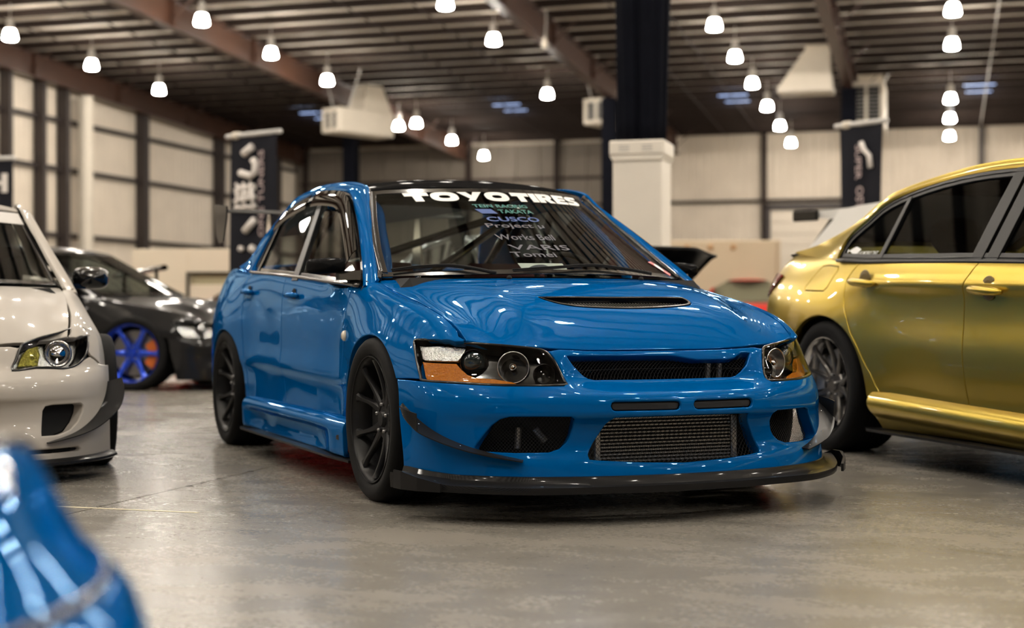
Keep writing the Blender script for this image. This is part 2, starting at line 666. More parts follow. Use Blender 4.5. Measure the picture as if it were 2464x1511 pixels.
# ------------------------------------------------------------------ the hall (local x = e across, local y = g along the girders)
TH = math.radians(16.5)
HR = (0, 0, -TH)
E0, E1, G0, G1 = -27.0, 33.0, -25.0, 58.0
SLOPE = 0.0436
def roofz(g, z0=10.4):
    return z0 - SLOPE * g
def hp(e, g, z=0.0):
    return Vector((e * math.cos(TH) + g * math.sin(TH), -e * math.sin(TH) + g * math.cos(TH), z))
def hrot(o):
    o.rotation_euler = HR
    return o

M_floor = floor_material()
M_gap = mat('joint_dirt', (0.02, 0.018, 0.015), 0.9)
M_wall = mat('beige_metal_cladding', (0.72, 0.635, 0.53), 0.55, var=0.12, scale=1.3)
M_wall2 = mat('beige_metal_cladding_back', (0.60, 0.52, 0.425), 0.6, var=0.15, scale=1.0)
M_steel = mat('dark_primer_steel', (0.030, 0.022, 0.020), 0.55, var=0.2, scale=2.0)
M_girder = mat('red_oxide_girder', (0.055, 0.023, 0.013), 0.40, var=0.25, scale=1.5)
M_purlin = mat('brown_purlin', (0.020, 0.0125, 0.010), 0.7, spec=.2, var=0.2, scale=1.0)
M_insul = mat('roof_insulation', (0.84, 0.75, 0.64), 0.85, var=0.12, scale=2.5)
M_lamp = mat('lamp_refractor', (0.9, 0.9, 0.9), 0.4, emit=(1.0, 0.93, 0.82), estr=LAMP_STRENGTH)
M_hous = mat('lamp_housing', (0.55, 0.53, 0.5), 0.5)
M_cream = mat('cream_sheet_metal', (0.62, 0.56, 0.47), 0.5, var=0.08, scale=3)
M_black = mat('black_void', (0.008, 0.008, 0.009), 0.8)
M_drape = mat('black_drape', (0.005, 0.0055, 0.009), 0.9, spec=.05, var=0.3, scale=6)
M_white = mat('white_column_paint', (0.82, 0.755, 0.66), 0.55, var=0.06, scale=4)

# floor: slabs with sawn joints between them, over a dirty base
joint_e = [E0, -15.06, -9.06, -3.06, 2.94, 8.94, 20.94, E1]
joint_g = [G0, -12.0, 0.0, 12.0, 24.0, 41.0, G1]
fb = MB().box(E0, E1, G0, G1, -0.2, -0.02)
floor = hrot(fb.build('floor', M_gap, kind='structure', label='polished grey concrete floor of the exhibition hall', cat='floor'))
for i in range(len(joint_e) - 1):
    for j in range(len(joint_g) - 1):
        gp = 0.004
        MB().box(joint_e[i] + gp, joint_e[i + 1] - gp, joint_g[j] + gp, joint_g[j + 1] - gp, -0.02, 0.0).build('slab', M_floor, floor)
# chipped edges along the joint in view
ch = MB()
for k in range(46):
    g = 3.2 + 4.2 * random.random()
    s = 0.004 + 0.012 * random.random() ** 2
    e = -3.06 + (random.random() - .5) * 0.016
    n = 6
    pts = [(e + s * (0.6 + .8 * random.random()) * math.cos(2 * PI * q / n), g + 1.6 * s * (0.6 + .8 * random.random()) * math.sin(2 * PI * q / n)) for q in range(n)]
    ch.prism(pts, 0.0, 0.0006)
ch.build('joint_chipping', M_gap, floor, kind='stuff')
M_tape = mat('cream_tape', (0.78, 0.7, 0.5), 0.5)
hrot(MB().bbox(-3.75, -2.62, 4.784, 4.799, 0.0004, 0.0016, 0.0004).build('floor_tape', M_tape, label='thin cream tape line stuck across the floor joint', cat='tape'))

# corrugated walls
def cladding(name, a0, a1, fixed, axis, z1, m, pitch=0.3, sign=1, **kw):
    b = MB()
    prof = []
    a = a0
    while a < a1:
        for dx, dd in ((0, 0), (0.19, 0), (0.215, 0.03), (0.265, 0.03), (0.29, 0)):
            prof.append((min(a + dx, a1), dd * sign))
        a += pitch
    prof.append((a1, 0))
    V = []; F = []
    for i, (p, d) in enumerate(prof):
        zt = z1(p) if callable(z1) else z1
        for z in (0.0, zt):
            V.append((fixed + d, p, z) if axis == 'g' else (p, fixed + d, z))
        if i:
            F.append((2 * i - 2, 2 * i, 2 * i + 1, 2 * i - 1))
    n = len(V)
    # outer skin gives the wall its thickness
    w0 = fixed - 0.12 * sign
    for p in (prof[0][0], prof[-1][0]):
        zt = z1(p) if callable(z1) else z1
        for z in (0.0, zt):
            V.append((w0, p, z) if axis == 'g' else (p, w0, z))
    F.append((n, n + 2, n + 3, n + 1))
    b.add(V, F)
    return hrot(b.build(name, m, kind='structure', **kw))
wall_l = cladding('wall_left', G0, G1, E0, 'g', lambda g: roofz(g) + 0.05, M_wall, cat='wall', label='beige corrugated metal wall on the left with dark girts')
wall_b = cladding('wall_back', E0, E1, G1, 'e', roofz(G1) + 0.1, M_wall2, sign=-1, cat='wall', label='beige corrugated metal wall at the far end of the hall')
wall_r = cladding('wall_right', G0, G1, E1, 'g', lambda g: roofz(g) + 0.05, M_wall, sign=-1, cat='wall', label='beige corrugated metal wall on the right side of the hall')
wall_n = cladding('wall_near', E0, E1, G0, 'e', roofz(G0) + 0.1, M_wall2, cat='wall', label='beige corrugated metal wall behind the camera')
for z in (6.75, 5.22, 3.12, 1.3):
    MB().box(E0 + 0.03, E0 + 0.2, G0, G1 - .2, z - 0.07, z + 0.07).build('girt', M_steel, wall_l)
for g, wd in ((14.0, .2), (21.0, .2), (28.0, .2), (33.6, .2), (37.3, .16), (39.0, .16), (40.25, .2), (45.0, .30), (50.6, .30), (55.6, .3)):
    MB().box(E0 + 0.05, E0 + 0.42, g - wd / 2, g + wd / 2, 0, roofz(g) - .3).build('wall_post', M_steel, wall_l)
MB().tube([(E0 + .55, 41.0, 0), (E0 + .55, 41.0, 7.6)], 0.24, 16).build('drain_pipe', M_cream, wall_l, angle=40)
for z in (6.15, 5.05, 3.1, 1.2):
    for a, b_ in ((E0 + .3, -10.9), (-10.6, -2.9)) if z < 5.5 else ((E0 + .3, -10.9),):
        MB().box(a, b_, G1 - 0.18, G1 - 0.03, z - 0.06, z + 0.06).build('girt', M_steel if a > -5 else M_purlin, wall_b)
for e in (-26.4, -19.0, -15.2, -10.9, -6.75, -2.75, 1.4, 5.3, 9.2, 13.4, 21.4, 29.4):
    MB().box(e - 0.09, e + 0.09, G1 - 0.36, G1 - 0.04, 0, roofz(G1) - .1).build('wall_post', M_steel if e > -3 else M_purlin, wall_b)
# darker taupe panels over the left part of the back wall
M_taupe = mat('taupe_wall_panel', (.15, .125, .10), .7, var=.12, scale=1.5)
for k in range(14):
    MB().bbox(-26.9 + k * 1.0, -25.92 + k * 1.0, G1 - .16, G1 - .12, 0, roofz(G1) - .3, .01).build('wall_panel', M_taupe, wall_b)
# framed roll-up door in the back wall
dm = mat('roll_door_slats', (0.58, 0.51, 0.42), 0.5, var=.08, scale=2)
door = hrot(empty('door_1', label='wide beige roll-up door with dark frame in the far wall', cat='door', kind='structure'))
for k in range(10):
    MB().bbox(-6.5, -2.95, G1 - 0.30, G1 - 0.22, 0.05 + k * .46, 0.05 + (k + 1) * .46 - .015, .01).build('slat', dm, door)
fr = MB().box(-6.75, -6.5, G1 - .36, G1 - .2, 0, 4.9).box(-2.95, -2.7, G1 - .36, G1 - .2, 0, 4.9).box(-6.75, -2.7, G1 - .36, G1 - .2, 4.68, 4.9)
fr.build('door_frame', M_steel, door)

# roof insulation sagging between the purlins
PS = 1.17
gs = [G0 + k * 3.0 for k in range(15)] + list(np.arange(20.0, G1 + 0.01, PS / 5))
es = np.arange(E0, E1 + 0.01, 0.3)
V = []; F = []
for i, g in enumerate(gs):
    for j, e in enumerate(es):
        sag = 0.0
        if g >= 20:
            u = ((g - 20) / PS) % 1.0
            sag = 0.05 * math.sin(PI * u) * (0.55 + 0.45 * abs(math.sin(PI * e / 1.2))) + 0.012 * math.sin(e * 5.1 + g * 2.3)
        V.append((e, g, roofz(g) - sag))
ne = len(es)
for i in range(len(gs) - 1):
    for j in range(ne - 1):
        F.append((i * ne + j, i * ne + j + 1, (i + 1) * ne + j + 1, (i + 1) * ne + j))
n0 = len(V)
V += [(E0, G0, roofz(G0) + .25), (E1, G0, roofz(G0) + .25), (E1, G1, roofz(G1) + .25), (E0, G1, roofz(G1) + .25)]
F.append((n0, n0 + 1, n0 + 2, n0 + 3))
ceil = hrot(mesh('ceiling', V, F, M_insul, smooth=True, kind='structure', cat='ceiling', label='pale sagging roof insulation between dark purlins'))
pb = MB()
for (y0, y1, z0, z1) in ((-.045, -.033, -.20, 0), (-.045, .06, -.206, -.190), (-.033, .04, -.012, 0), (.050, .06, -.190, -.155)):
    pb.box(E0, E1, y0, y1, z0, z1)
p0 = None
g = 20.0 + 0.0
glist = [20 + PS * k for k in range(0, 33)] + [20 - PS * k for k in range(1, 38)]
for g in glist:
    if p0 is None:
        p0 = pb.build('purlin', M_purlin, ceil); p0.location = (0, g, roofz(g) - .03)
    else:
        inst(p0, 'purlin', ceil, (0, g, roofz(g) - .03))
# thin sag rods and conduits along the slope
for e in (-24.6, -22.0, -14.9, -13.1, -8.2, -6.9, 1.35, 3.3, 4.6, 7.4):
    MB().tube([(e, 18, roofz(18) - .24), (e, G1 - .5, roofz(G1) - .24)], 0.018, 6).build('sag_rod', M_hous if e > 0 else M_purlin, ceil)
# skylight panels
M_sky = mat('skylight_panel', (0.7, 0.8, 0.9), 0.3, emit=(0.42, 0.58, 1.0), estr=3.2)
for e in (-22.7, -15.1, -6.95, 1.15):
    for g, wd in ((49.7, .5), (50.9, .42)):
        gg = 20 + PS * round((g - 20) / PS) + PS / 2
        MB().box(e - wd, e + wd, gg - .48, gg + .48, roofz(gg) - .085, roofz(gg) - .06).build('skylight', M_sky, ceil)

# girders: tapered steel I-frames along g
def girder(e, label, gstart=G0, depth=.72, kind='structure'):
    o = hrot(empty('girder', label=label, cat='girder', kind=kind))
    def strip(x0, x1, dz0, dz1):
        b = MB()
        V = []
        for g in (gstart, G1 - .4):
            t = roofz(g) - .2
            V += [(e + x0, g, t + dz0), (e + x1, g, t + dz0), (e + x1, g, t + dz1), (e + x0, g, t + dz1)]
        b.add(V, [(0, 1, 2, 3), (4, 7, 6, 5), (0, 4, 5, 1), (1, 5, 6, 2), (2, 6, 7, 3), (3, 7, 4, 0)])
        return b
    strip(-.012, .012, -depth, 0).build('web', M_girder, o)
    strip(-.15, .15, -depth - .02, -depth).build('bottom_flange', M_girder, o)
    strip(-.15, .15, -.02, 0).build('top_flange', M_girder, o)
    g = gstart + 2.3
    st = None
    while g < G1 - 1:
        if g > 20:
            z = roofz(g) - .2
            MB().box(e - .13, e + .13, g - .008, g + .008, z - depth, z - .02).build('stiffener', M_girder, o)
        g += 4.68
    # flange braces from the purlins
    g = 24.0
    while g < G1 - 1:
        z = roofz(g) - .2
        MB().tube([(e + .02, g, z - depth + .06), (e + .75, g, z + .02)], .022, 6).build('flange_brace', M_girder, o)
        g += 4.68
    return o
girder(-26.45, 'brown steel girder running along the top of the left wall')
girder(-19.1, 'brown steel girder with orange lamplight, second from the left wall')
girder(-10.2, 'dark steel girder running down to the black draped column')
girder(-2.75, 'dark steel girder above the heater at right')
girder(5.4, 'dark steel girder beyond the right edge of view')
girder(13.6, 'dark steel girder over the right part of the hall')
girder(21.8, 'dark steel girder near the right wall')
girder(30.0, 'dark steel girder along the right wall')

# columns under the girders
def steel_column(e, g, label):
    o = hrot(empty('steel_column', label=label, cat='column', kind='structure'))
    z = roofz(g) - .94
    MB().box(e - .22, e + .22, g - .21, g - .18, .03, z).box(e - .22, e + .22, g + .18, g + .21, .03, z).box(e - .015, e + .015, g - .18, g + .18, .03, z).build('shaft', M_drape, o)
    MB().bbox(e - .3, e + .3, g - .3, g + .3, 0, .03, .005).build('base_plate', M_steel, o)
    return o
steel_column(-19.1, 45.4, 'dark steel column under the left hanging heater')
steel_column(-10.2, 45.4, 'dark steel column behind the draped white column')
steel_column(-2.75, 45.4, 'dark steel column behind the dark hanging banner on the right')
for e in (-26.45, -19.1, -10.95, 5.4, 13.6, 21.8):
    if e > -20 and e < 5 : continue
    steel_column(e + (.6 if e < -20 else 0), 13.65, 'dark steel column standing outside the view' )

# draped white column
dc = empty('draped_column', hp(-2.75, 13.65), -TH, label='square white column with flared cap and black cloth draped above it', cat='column')
cw = .235
MB().bbox(-cw, cw, -cw, cw, 0, 2.2, .012).build('shaft', M_white, dc, angle=30)
cap = MB()
for (hw, z0, z1) in ((.262, 2.2, 2.335),):
    cap.bbox(-hw, hw, -hw, hw, z0, z1, .012)
cp = cap.build('cap', M_white, dc, angle=30)
MB().prism([(-.262, 2.2), (.262, 2.2), (cw, 2.15), (-cw, 2.15)], -.25, .25, lambda u, v, w_: (u, w_, v)).build('cap_moulding', M_white, dc)
gm = mat('grey_scuffs', (0.45, 0.43, 0.4), .7)
for x in (-.12, .1):
    for k in range(3):
        MB().box(x - .05, x + .05, -.2632, -.2625, 2.235 + k * .022, 2.245 + k * .022).build('stencil_mark', gm, cp)
V = []; F = []
nz_, na = 40, 96
for i in range(nz_ + 1):
    t = i / nz_
    z = 2.335 + t * (roofz(13.65) - .9 - 2.335)
    for k in range(na):
        a = 2 * PI * k / na
        wv = 0.018 * math.sin(9 * a + 1.2 * math.sin(t * 3)) + 0.012 * math.sin(17 * a + 2 * t) + .008 * math.sin(5 * a - 3 * t)
        sq = 1.0 / max(abs(math.cos(a)), abs(math.sin(a))) ** .75
        rr = (.20 + .045 * min(1, t * 3.2)) * sq * (1 + .15 * t * 0) + wv
        V.append((rr * math.cos(a), rr * math.sin(a), z))
for i in range(nz_):
    for k in range(na):
        k2 = (k + 1) % na
        F.append((i * na + k, i * na + k2, (i + 1) * na + k2, (i + 1) * na + k))
F.append(tuple(range(na))[::-1]); F.append(tuple(nz_ * na + k for k in range(na)))
mesh('drape', V, F, M_drape, dc, True)

# lamps
lamp_src = {}
def lamp(e, g, label, full=True, zoff=0.0):
    z = 9.37 - SLOPE * g + zoff
    o = empty('bay_lamp', hp(e, g, z - .19), -TH, label=label, cat='lamp', group='hanging bay lamps')
    if 'spot' not in lamp_src:
        sl = bpy.data.lights.new('bay_lamp_beam', 'SPOT')
        sl.energy = LAMP_SPOT; sl.color = (1.0, .93, .82); sl.spot_size = math.radians(150); sl.spot_blend = .8; sl.shadow_soft_size = .14
        lamp_src['spot'] = sl
    so = bpy.data.objects.new('beam', lamp_src['spot']); so.location = (0, 0, .04)
    COL.objects.link(so); so.parent = o
    if 'shade' not in lamp_src:
        lamp_src['shade'] = MB().lathe([(.0, .06), (.14, .062), (.168, .072), (.175, .10), (.165, .17), (.140, .27), (.118, .32), (0, .325)], 18).build('shade', M_lamp, o, smooth=True)
        lamp_src['housing'] = MB().lathe([(0, .325), (.125, .325), (.125, .36), (.10, .39), (.09, .60), (.04, .64), (0, .64)], 14).build('housing', M_hous, o, angle=40)
        lamp_src['rod'] = MB().tube([(0, 0, 0), (0, 0, 1)], .012, 6).build('hanger_rod', M_hous, o)
        lamp_src['rod'].location = (0, 0, .63); lamp_src['rod'].scale = (1, 1, max(.05, roofz(g) - .2 - (z - .19) - .63))
        return o
    inst(lamp_src['shade'], 'shade', o)
    if full:
        inst(lamp_src['housing'], 'housing', o)
        inst(lamp_src['rod'], 'hanger_rod', o, (0, 0, .63), scale=(1, 1, max(.05, roofz(g) - .2 - (z - .19) - .63)))
    return o
ORD = ['nearest', 'second', 'third', 'fourth', 'fifth', 'sixth', 'seventh', 'eighth']
rows = [(-23.42, 32.8, 'in the row beside the left wall', (32.8, 36.6, 40.35)),
        (-17.67, 32.5, 'in the row under the orange-lit left girder', (32.5, 36.38, 40.18, 47.87, 51.7, 55.66)),
        (-11.23, 32.39, 'in the row just left of the draped column', (32.39, 36.22)),
        (-5.43, 35.97, 'in the row just right of the draped column', (35.97, 39.69, 43.44, 47.25, 51.06, 54.9)),
        (0.22, 35.78, 'in the row nearest the right edge of view', (35.78, 39.48, 47.21, 50.77, 54.54))]
for e, ph, where, gl in rows:
    for i, g in enumerate(gl):
        lamp(e, g, 'glowing bay lamp, %s in view %s' % (ORD[i], where))
lamp(-11.8, 43.7, 'glowing bay lamp just left of the heater beside the black drape')
lamp(-18.5, 48.3, 'glowing white bay lamp hanging in front of the left heater box')
for e, ph, where, gl in rows:
    g = ph - 3.8
    if e > -6: g = ph - 3.8
    while g > -6:
        lamp(e, g, 'glowing white bay lamp hanging above the frame, out of view', full=False)
        g -= 3.8
for e in (6.05, 11.9, 17.7):
    g = 54.6
    while g > -6:
        lamp(e, g, 'glowing white bay lamp hanging above the frame, out of view', full=False)
        g -= 3.8

# small unlit fixture near the third girder
o = empty('security_light', hp(-9.95, 36.6, 7.55), -TH, label='small unlit pale security lamp beside the dark middle girder', cat='lamp')
MB().lathe([(0, 0), (.06, .01), (.085, .09), (.06, .22), (.03, .3), (0, .3)], 14).build('globe', M_cream, o, smooth=True)
MB().tube([(0, 0, .28), (.02, .05, .8), (0, .1, 1.1)], .025, 8).build('bracket', M_hous, o)

# hanging heater / duct units
def heater(loc, rz, label, L=2.6, W=1.0, H_=.95, lean=0.35):
    o = empty('hanging_heater', loc, rz, label=label, cat='heater')
    MB().bbox(-W / 2, W / 2, 0, L, 0, H_, .03).build('body', M_cream, o, angle=30)
    # plenum flaring up to the roof
    b = MB()
    z0, z1 = H_, H_ + .85
    b.add([(-W / 2, L * .45, z0), (W / 2, L * .45, z0), (W / 2, L * .95, z0), (-W / 2, L * .95, z0),
           (-W * .28, L * .55, z1), (W * .28, L * .55, z1), (W * .28, L * .85, z1), (-W * .28, L * .85, z1)],
          [(0, 1, 5, 4), (1, 2, 6, 5), (2, 3, 7, 6), (3, 0, 4, 7), (4, 5, 6, 7)])
    b.build('plenum', M_cream, o)
    # mouth with grille
    fr = empty('grille', (0, 0, 0), parent=o)
    t = .12
    MB().box(-W / 2 + .02, W / 2 - .02, -.06, 0, .02, .02 + t).box(-W / 2 + .02, W / 2 - .02, -.06, 0, H_ - .02 - t, H_ - .02).box(-W / 2 + .02, -W / 2 + .02 + t, -.06, 0, .02 + t, H_ - .02 - t).box(W / 2 - .02 - t, W / 2 - .02, -.06, 0, .02 + t, H_ - .02 - t).build('grille_frame', M_cream, fr)
    MB().box(-W / 2 + .1, W / 2 - .1, -.004, .002, .1, H_ - .1).build('grille_opening', M_black, fr)
    MB().box(-.045, .045, -.05, -.005, .14, H_ - .14).build('grille_bar', M_cream, fr)
    for k in range(1, 9):
        z = .14 + (H_ - .28) * k / 9
        MB().box(-W / 2 + .14, W / 2 - .14, -.02, -.012, z - .006, z + .006).build('grille_vane', M_hous, fr)
    MB().tube([(-W / 2 + .05, .4, H_), (-W / 2 - .3, .2, H_ + 1.6)], .02, 6).build('hanger', M_hous, o)
    MB().tube([(W / 2 - .05, .4, H_), (W / 2 + .9, .2, H_ + 1.5)], .03, 6).build('hanger', M_hous, o)
    return o
heater((-5.75, 46.4, 6.40), -.75, 'long cream hanging heater box with square dark mouth at left', L=2.3, W=.85, H_=.8)
heater((2.75, 47.4, 6.8), -.62, 'cream hanging heater half hidden behind the black drape', L=2.2, W=.95, H_=.85)
heater((11.1, 45.6, 6.55), -TH, 'cream hanging heater with black mesh mouth above the right banner', L=2.2, W=1.1, H_=1.35)
# cream duct hood beside the right heater
o = empty('duct_hood', hp(-3.75, 43.3, 7.25), -TH, label='cream funnel duct hood left of the right-hand heater', cat='duct')
MB().add([(-.85, -.4, 0), (.65, -.4, 0), (.65, .6, 0), (-.85, .6, 0), (-.1, -.2, 1.1), (.6, -.2, 1.1), (.6, .4, 1.1), (-.1, .4, 1.1)],
         [(0, 1, 5, 4), (1, 2, 6, 5), (2, 3, 7, 6), (3, 0, 4, 7), (4, 5, 6, 7)]).build('hood', M_cream, o)
MB().bbox(-.88, .68, -.43, .63, -.16, 0, .01).build('collar', M_cream, o)
MB().box(-.1, .6, -.2, .4, 1.1, 1.5).build('neck', M_cream, o)
# ------------------------------------------------------------------ blue saloon: surfaces (x forward from front axle, y left, z up)
#EVO
EV_ST = {
 .62: [(.560,.600),(.60,.592),(.65,.575),(.70,.55),(.735,.515),(.75,.48),(.765,.44),(.775,.40),(.785,.32),(.79,.2)],
 .56: [(.690,.632),(.715,.625),(.74,.61),(.765,.58),(.785,.54),(.80,.50),(.81,.46),(.815,.41),(.82,.32),(.82,.2)],
 .50: [(.707,.676),(.735,.667),(.762,.645),(.79,.605),(.812,.56),(.825,.51),(.835,.46),(.842,.41),(.845,.32),(.845,.2)],
 .42: [(.716,.712),(.747,.703),(.778,.675),(.81,.63),(.834,.575),(.848,.52),(.857,.46),(.862,.41),(.866,.32),(.866,.2)],
 .30: [(.722,.744),(.757,.737),(.79,.708),(.826,.655),(.855,.59),(.871,.53),(.879,.46),(.882,.41),(.884,.32),(.88,.2)],
 .15: [(.724,.773),(.763,.769),(.799,.742),(.838,.685),(.872,.615),(.887,.545),(.890,.47),(.890,.41),(.889,.32),(.88,.2)],
 .00: [(.725,.797),(.766,.795),(.803,.768),(.842,.705),(.878,.63),(.891,.555),(.893,.47),(.892,.41),(.890,.32),(.88,.2)],
 -.20: [(.726,.832),(.768,.829),(.804,.803),(.838,.735),(.868,.65),(.880,.565),(.882,.47),(.882,.41),(.880,.32),(.87,.2)],
 -.35: [(.735,.862),(.772,.856),(.803,.826),(.832,.755),(.852,.665),(.860,.57),(.862,.47),(.862,.41),(.862,.32),(.855,.2)],
 -.47: [(.795,.846),(.806,.832),(.817,.805),(.829,.75),(.840,.665),(.845,.57),(.853,.463),(.838,.405),(.834,.31),(.842,.22)],
 -.90: [(.802,.872),(.812,.852),(.822,.815),(.832,.75),(.840,.66),(.843,.565),(.855,.468),(.836,.41),(.832,.31),(.842,.22)],
 -1.5: [(.805,.908),(.816,.882),(.826,.835),(.835,.76),(.841,.665),(.844,.57),(.856,.478),(.838,.42),(.834,.31),(.842,.22)],
 -2.1: [(.802,.944),(.815,.912),(.828,.86),(.838,.78),(.847,.68),(.851,.58),(.861,.488),(.850,.43),(.848,.31),(.852,.22)],
 -2.35: [(.793,.950),(.812,.920),(.830,.87),(.852,.79),(.871,.69),(.876,.59),(.879,.49),(.876,.43),(.872,.31),(.866,.22)],
 -2.625: [(.765,.968),(.790,.940),(.818,.885),(.860,.79),(.888,.69),(.893,.59),(.893,.49),(.891,.43),(.886,.31),(.88,.22)],
 -2.9: [(.735,.985),(.765,.955),(.798,.895),(.842,.80),(.872,.69),(.880,.59),(.880,.49),(.878,.43),(.873,.31),(.868,.22)],
 -3.15: [(.705,.990),(.737,.958),(.770,.895),(.805,.80),(.83,.69),(.838,.59),(.84,.49),(.84,.43),(.836,.31),(.83,.22)],
 -3.42: [(.64,.985),(.672,.955),(.70,.89),(.73,.80),(.752,.69),(.762,.59),(.765,.49),(.765,.43),(.762,.31),(.755,.22)],
}
EV_SIDE = Loft(list(EV_ST), list(EV_ST.values()), side_out)
_NY = [0, .15, .29, .42, .57, .70, .80, .855, .888]
EV_NZ = {
 .70: [.600, .600, .598, .600, .56, .48, .38, .29, .18],
 .64: [.675, .675, .672, .690, .632, .535, .43, .335, .22],
 .60: [.722, .722, .722, .738, .670, .570, .465, .37, .26],
 .54: [.750, .750, .752, .775, .705, .607, .505, .415, .31],
 .50: [.762, .762, .768, .800, .730, .634, .532, .447, .34],
 .478: [.800, .800, .806, .828, .757, .662, .556, .466, .352],
 .455: [.905, .902, .884, .855, .780, .686, .575, .482, .362],
 .435: [.933, .928, .905, .868, .793, .699, .588, .491, .367],
 .40: [.943, .937, .914, .876, .801, .708, .597, .497, .372],
 .372: [.940, .934, .911, .873, .800, .708, .598, .499, .376],
 .355: [.915, .909, .888, .856, .790, .702, .596, .500, .380],
 .30: [.893, .888, .868, .840, .784, .702, .600, .505, .396],
 .25: [.895, .890, .872, .848, .795, .712, .608, .511, .412],
 .22: [.920, .915, .896, .868, .812, .722, .614, .514, .420],
 .18: [.938, .932, .912, .880, .822, .730, .620, .518, .427],
 .11: [.945, .939, .918, .888, .830, .740, .628, .524, .436],
}
def _nrow(xs):
    r = [(x, y) for x, y in zip(xs, _NY)]
    return [(x, -y) for x, y in r[:0:-1]] + r
EV_NOSE = Loft(list(EV_NZ), [_nrow(v) for v in EV_NZ.values()], nose_out, t0=-8.0)
# bonnet: heights on a grid of x stations and |y| stations
_HY = [0, .14, .27, .38, .46, .53, .61, .68, .74, .80]
EV_HZ = {
 -.40: [.905, .905, .904, .902, .899, .895, .888, .878, .864, .83],
 -.20: [.896, .895, .893, .889, .884, .877, .866, .850, .833, .80],
 .00: [.880, .879, .876, .870, .862, .852, .834, .813, .797, .76],
 .15: [.864, .863, .859, .850, .839, .824, .801, .782, .770, .73],
 .30: [.834, .833, .829, .822, .809, .781, .754, .744, .738, .70],
 .40: [.798, .798, .796, .790, .777, .746, .719, .715, .712, .67],
 .48: [.761, .761, .760, .755, .743, .711, .687, .688, .684, .64],
 .55: [.717, .717, .717, .714, .704, .674, .652, .649, .632, .59],
 .61: [.672, .672, .671, .667, .657, .636, .612, .598, .58, .54],
 .66: [.625, .625, .625, .623, .615, .592, .565, .55, .53, .50],
 .70: [.575, .575, .576, .576, .570, .545, .52, .50, .48, .45],
 .74: [.51, .51, .512, .515, .51, .49, .46, .44, .42, .40],
}
_hxs = np.array(sorted(EV_HZ)); _hz = np.array([EV_HZ[k] for k in sorted(EV_HZ)])
_hy2 = np.array([-v for v in _HY[:0:-1]] + _HY); _hz2 = np.concatenate([_hz[:, :0:-1], _hz], 1)
def field(xs, ys, Z):
    def f(x, y):
        x = np.atleast_1d(np.asarray(x, float)); y = np.atleast_1d(np.asarray(y, float))
        C = spl(xs, Z, x)                       # N, ny
        i = np.clip(np.searchsorted(ys, y, side='right') - 1, 0, len(ys) - 2)
        h = np.diff(ys)
        n = np.arange(len(x))
        d = np.diff(C, axis=1) / h
        m = np.zeros_like(C)
        m[:, 0] = d[:, 0]; m[:, -1] = d[:, -1]
        m[:, 1:-1] = (d[:, :-1] * h[1:] + d[:, 1:] * h[:-1]) / (h[1:] + h[:-1])
        t = (y - ys[i]) / h[i]; hh = h[i]
        t2 = t * t; t3 = t2 * t
        z = (2*t3 - 3*t2 + 1) * C[n, i] + (t3 - 2*t2 + t) * hh * m[n, i] + (-2*t3 + 3*t2) * C[n, i+1] + (t3 - t2) * hh * m[n, i+1]
        return np.stack([x, y, z], 1)
    return f
EV_HOOD = field(_hxs, _hy2, _hz2)
def EV_ROOF(x, y):
    x = np.atleast_1d(np.asarray(x, float)); y = np.atleast_1d(np.asarray(y, float))
    zc = spl(np.array([-2.6, -2.35, -2.1, -1.8, -1.44, -1.1, -.85, -.7, -.6]), np.array([1.27, 1.345, 1.378, 1.398, 1.392, 1.368, 1.333, 1.300, 1.272]), x)
    dr = spl(np.array([-2.6, -2.1, -1.4, -1.05, -.7]), np.array([.05, .045, .052, .062, .09]), x)
    a = np.abs(y) / .55
    return np.stack([x, y, zc - dr * (.55 * a ** 2 + .45 * a ** 4)], 1)
def fitsurf(pts, terms, dep):
    """least-squares surface: coordinate dep as polynomial of the two others"""
    P = np.asarray(pts, float)
    o = [i for i in range(3) if i != dep]
    A = np.stack([P[:, o[0]] ** a * P[:, o[1]] ** b for a, b in terms], 1)
    c = np.linalg.lstsq(A, P[:, dep], rcond=None)[0]
    def f(u, v):
        u = np.atleast_1d(np.asarray(u, float)); v = np.atleast_1d(np.asarray(v, float))
        d = sum(ci * u ** a * v ** b for ci, (a, b) in zip(c, terms))
        r = np.zeros((len(u), 3)); r[:, o[0]] = u; r[:, o[1]] = v; r[:, dep] = d
        return r
    return f
# windscreen: x as function of (y, z)
_wsp = [(.06, 0, .893), (.02, .2, .893), (-.08, .4, .893), (-.25, .6, .893), (-.36, .70, .893), (-.70, 0, 1.298), (-.74, .2, 1.299), (-.86, .4, 1.302), (-1.0, .535, 1.295), (-.64, .65, 1.03), (-.83, .595, 1.17), (-.31, 0, 1.10)]
EV_WS = fitsurf(_wsp + [(a, -b, c) for a, b, c in _wsp], [(0, 0), (0, 1), (0, 2), (2, 0), (2, 1), (4, 0)], 0)
#ENDEVO
# ------------------------------------------------------------------ shared car materials and wheel builder
M_blue = candy_paint('blue_paint', (0.0, 0.086, 0.30), (.34, .62, 1.0))
M_carb = carbon()
M_trim = mat('gloss_black_trim', (0.006, 0.006, 0.0066), 0.14, coat=.25)
M_rub = mat('tyre_rubber', (0.006, 0.006, 0.0065), 0.78, spec=.18, var=.25, scale=40)
M_rimb = mat('satin_black_rim', (0.009, 0.009, 0.010), 0.38, spec=.35)
M_dark = mat('matt_black', (0.006, 0.006, 0.0066), 0.75, spec=.25)
M_chrome = mat('chrome', (0.85, 0.85, 0.86), 0.08, metal=1.0, var=.02)
M_alu = mat('aluminium', (0.42, 0.41, 0.39), 0.38, metal=.9, var=.1)
M_disc = mat('brake_disc', (0.28, 0.28, 0.29), 0.3, metal=1.0)
M_glass = glass('windscreen_glass', (0.74, 0.80, 0.77), .08)
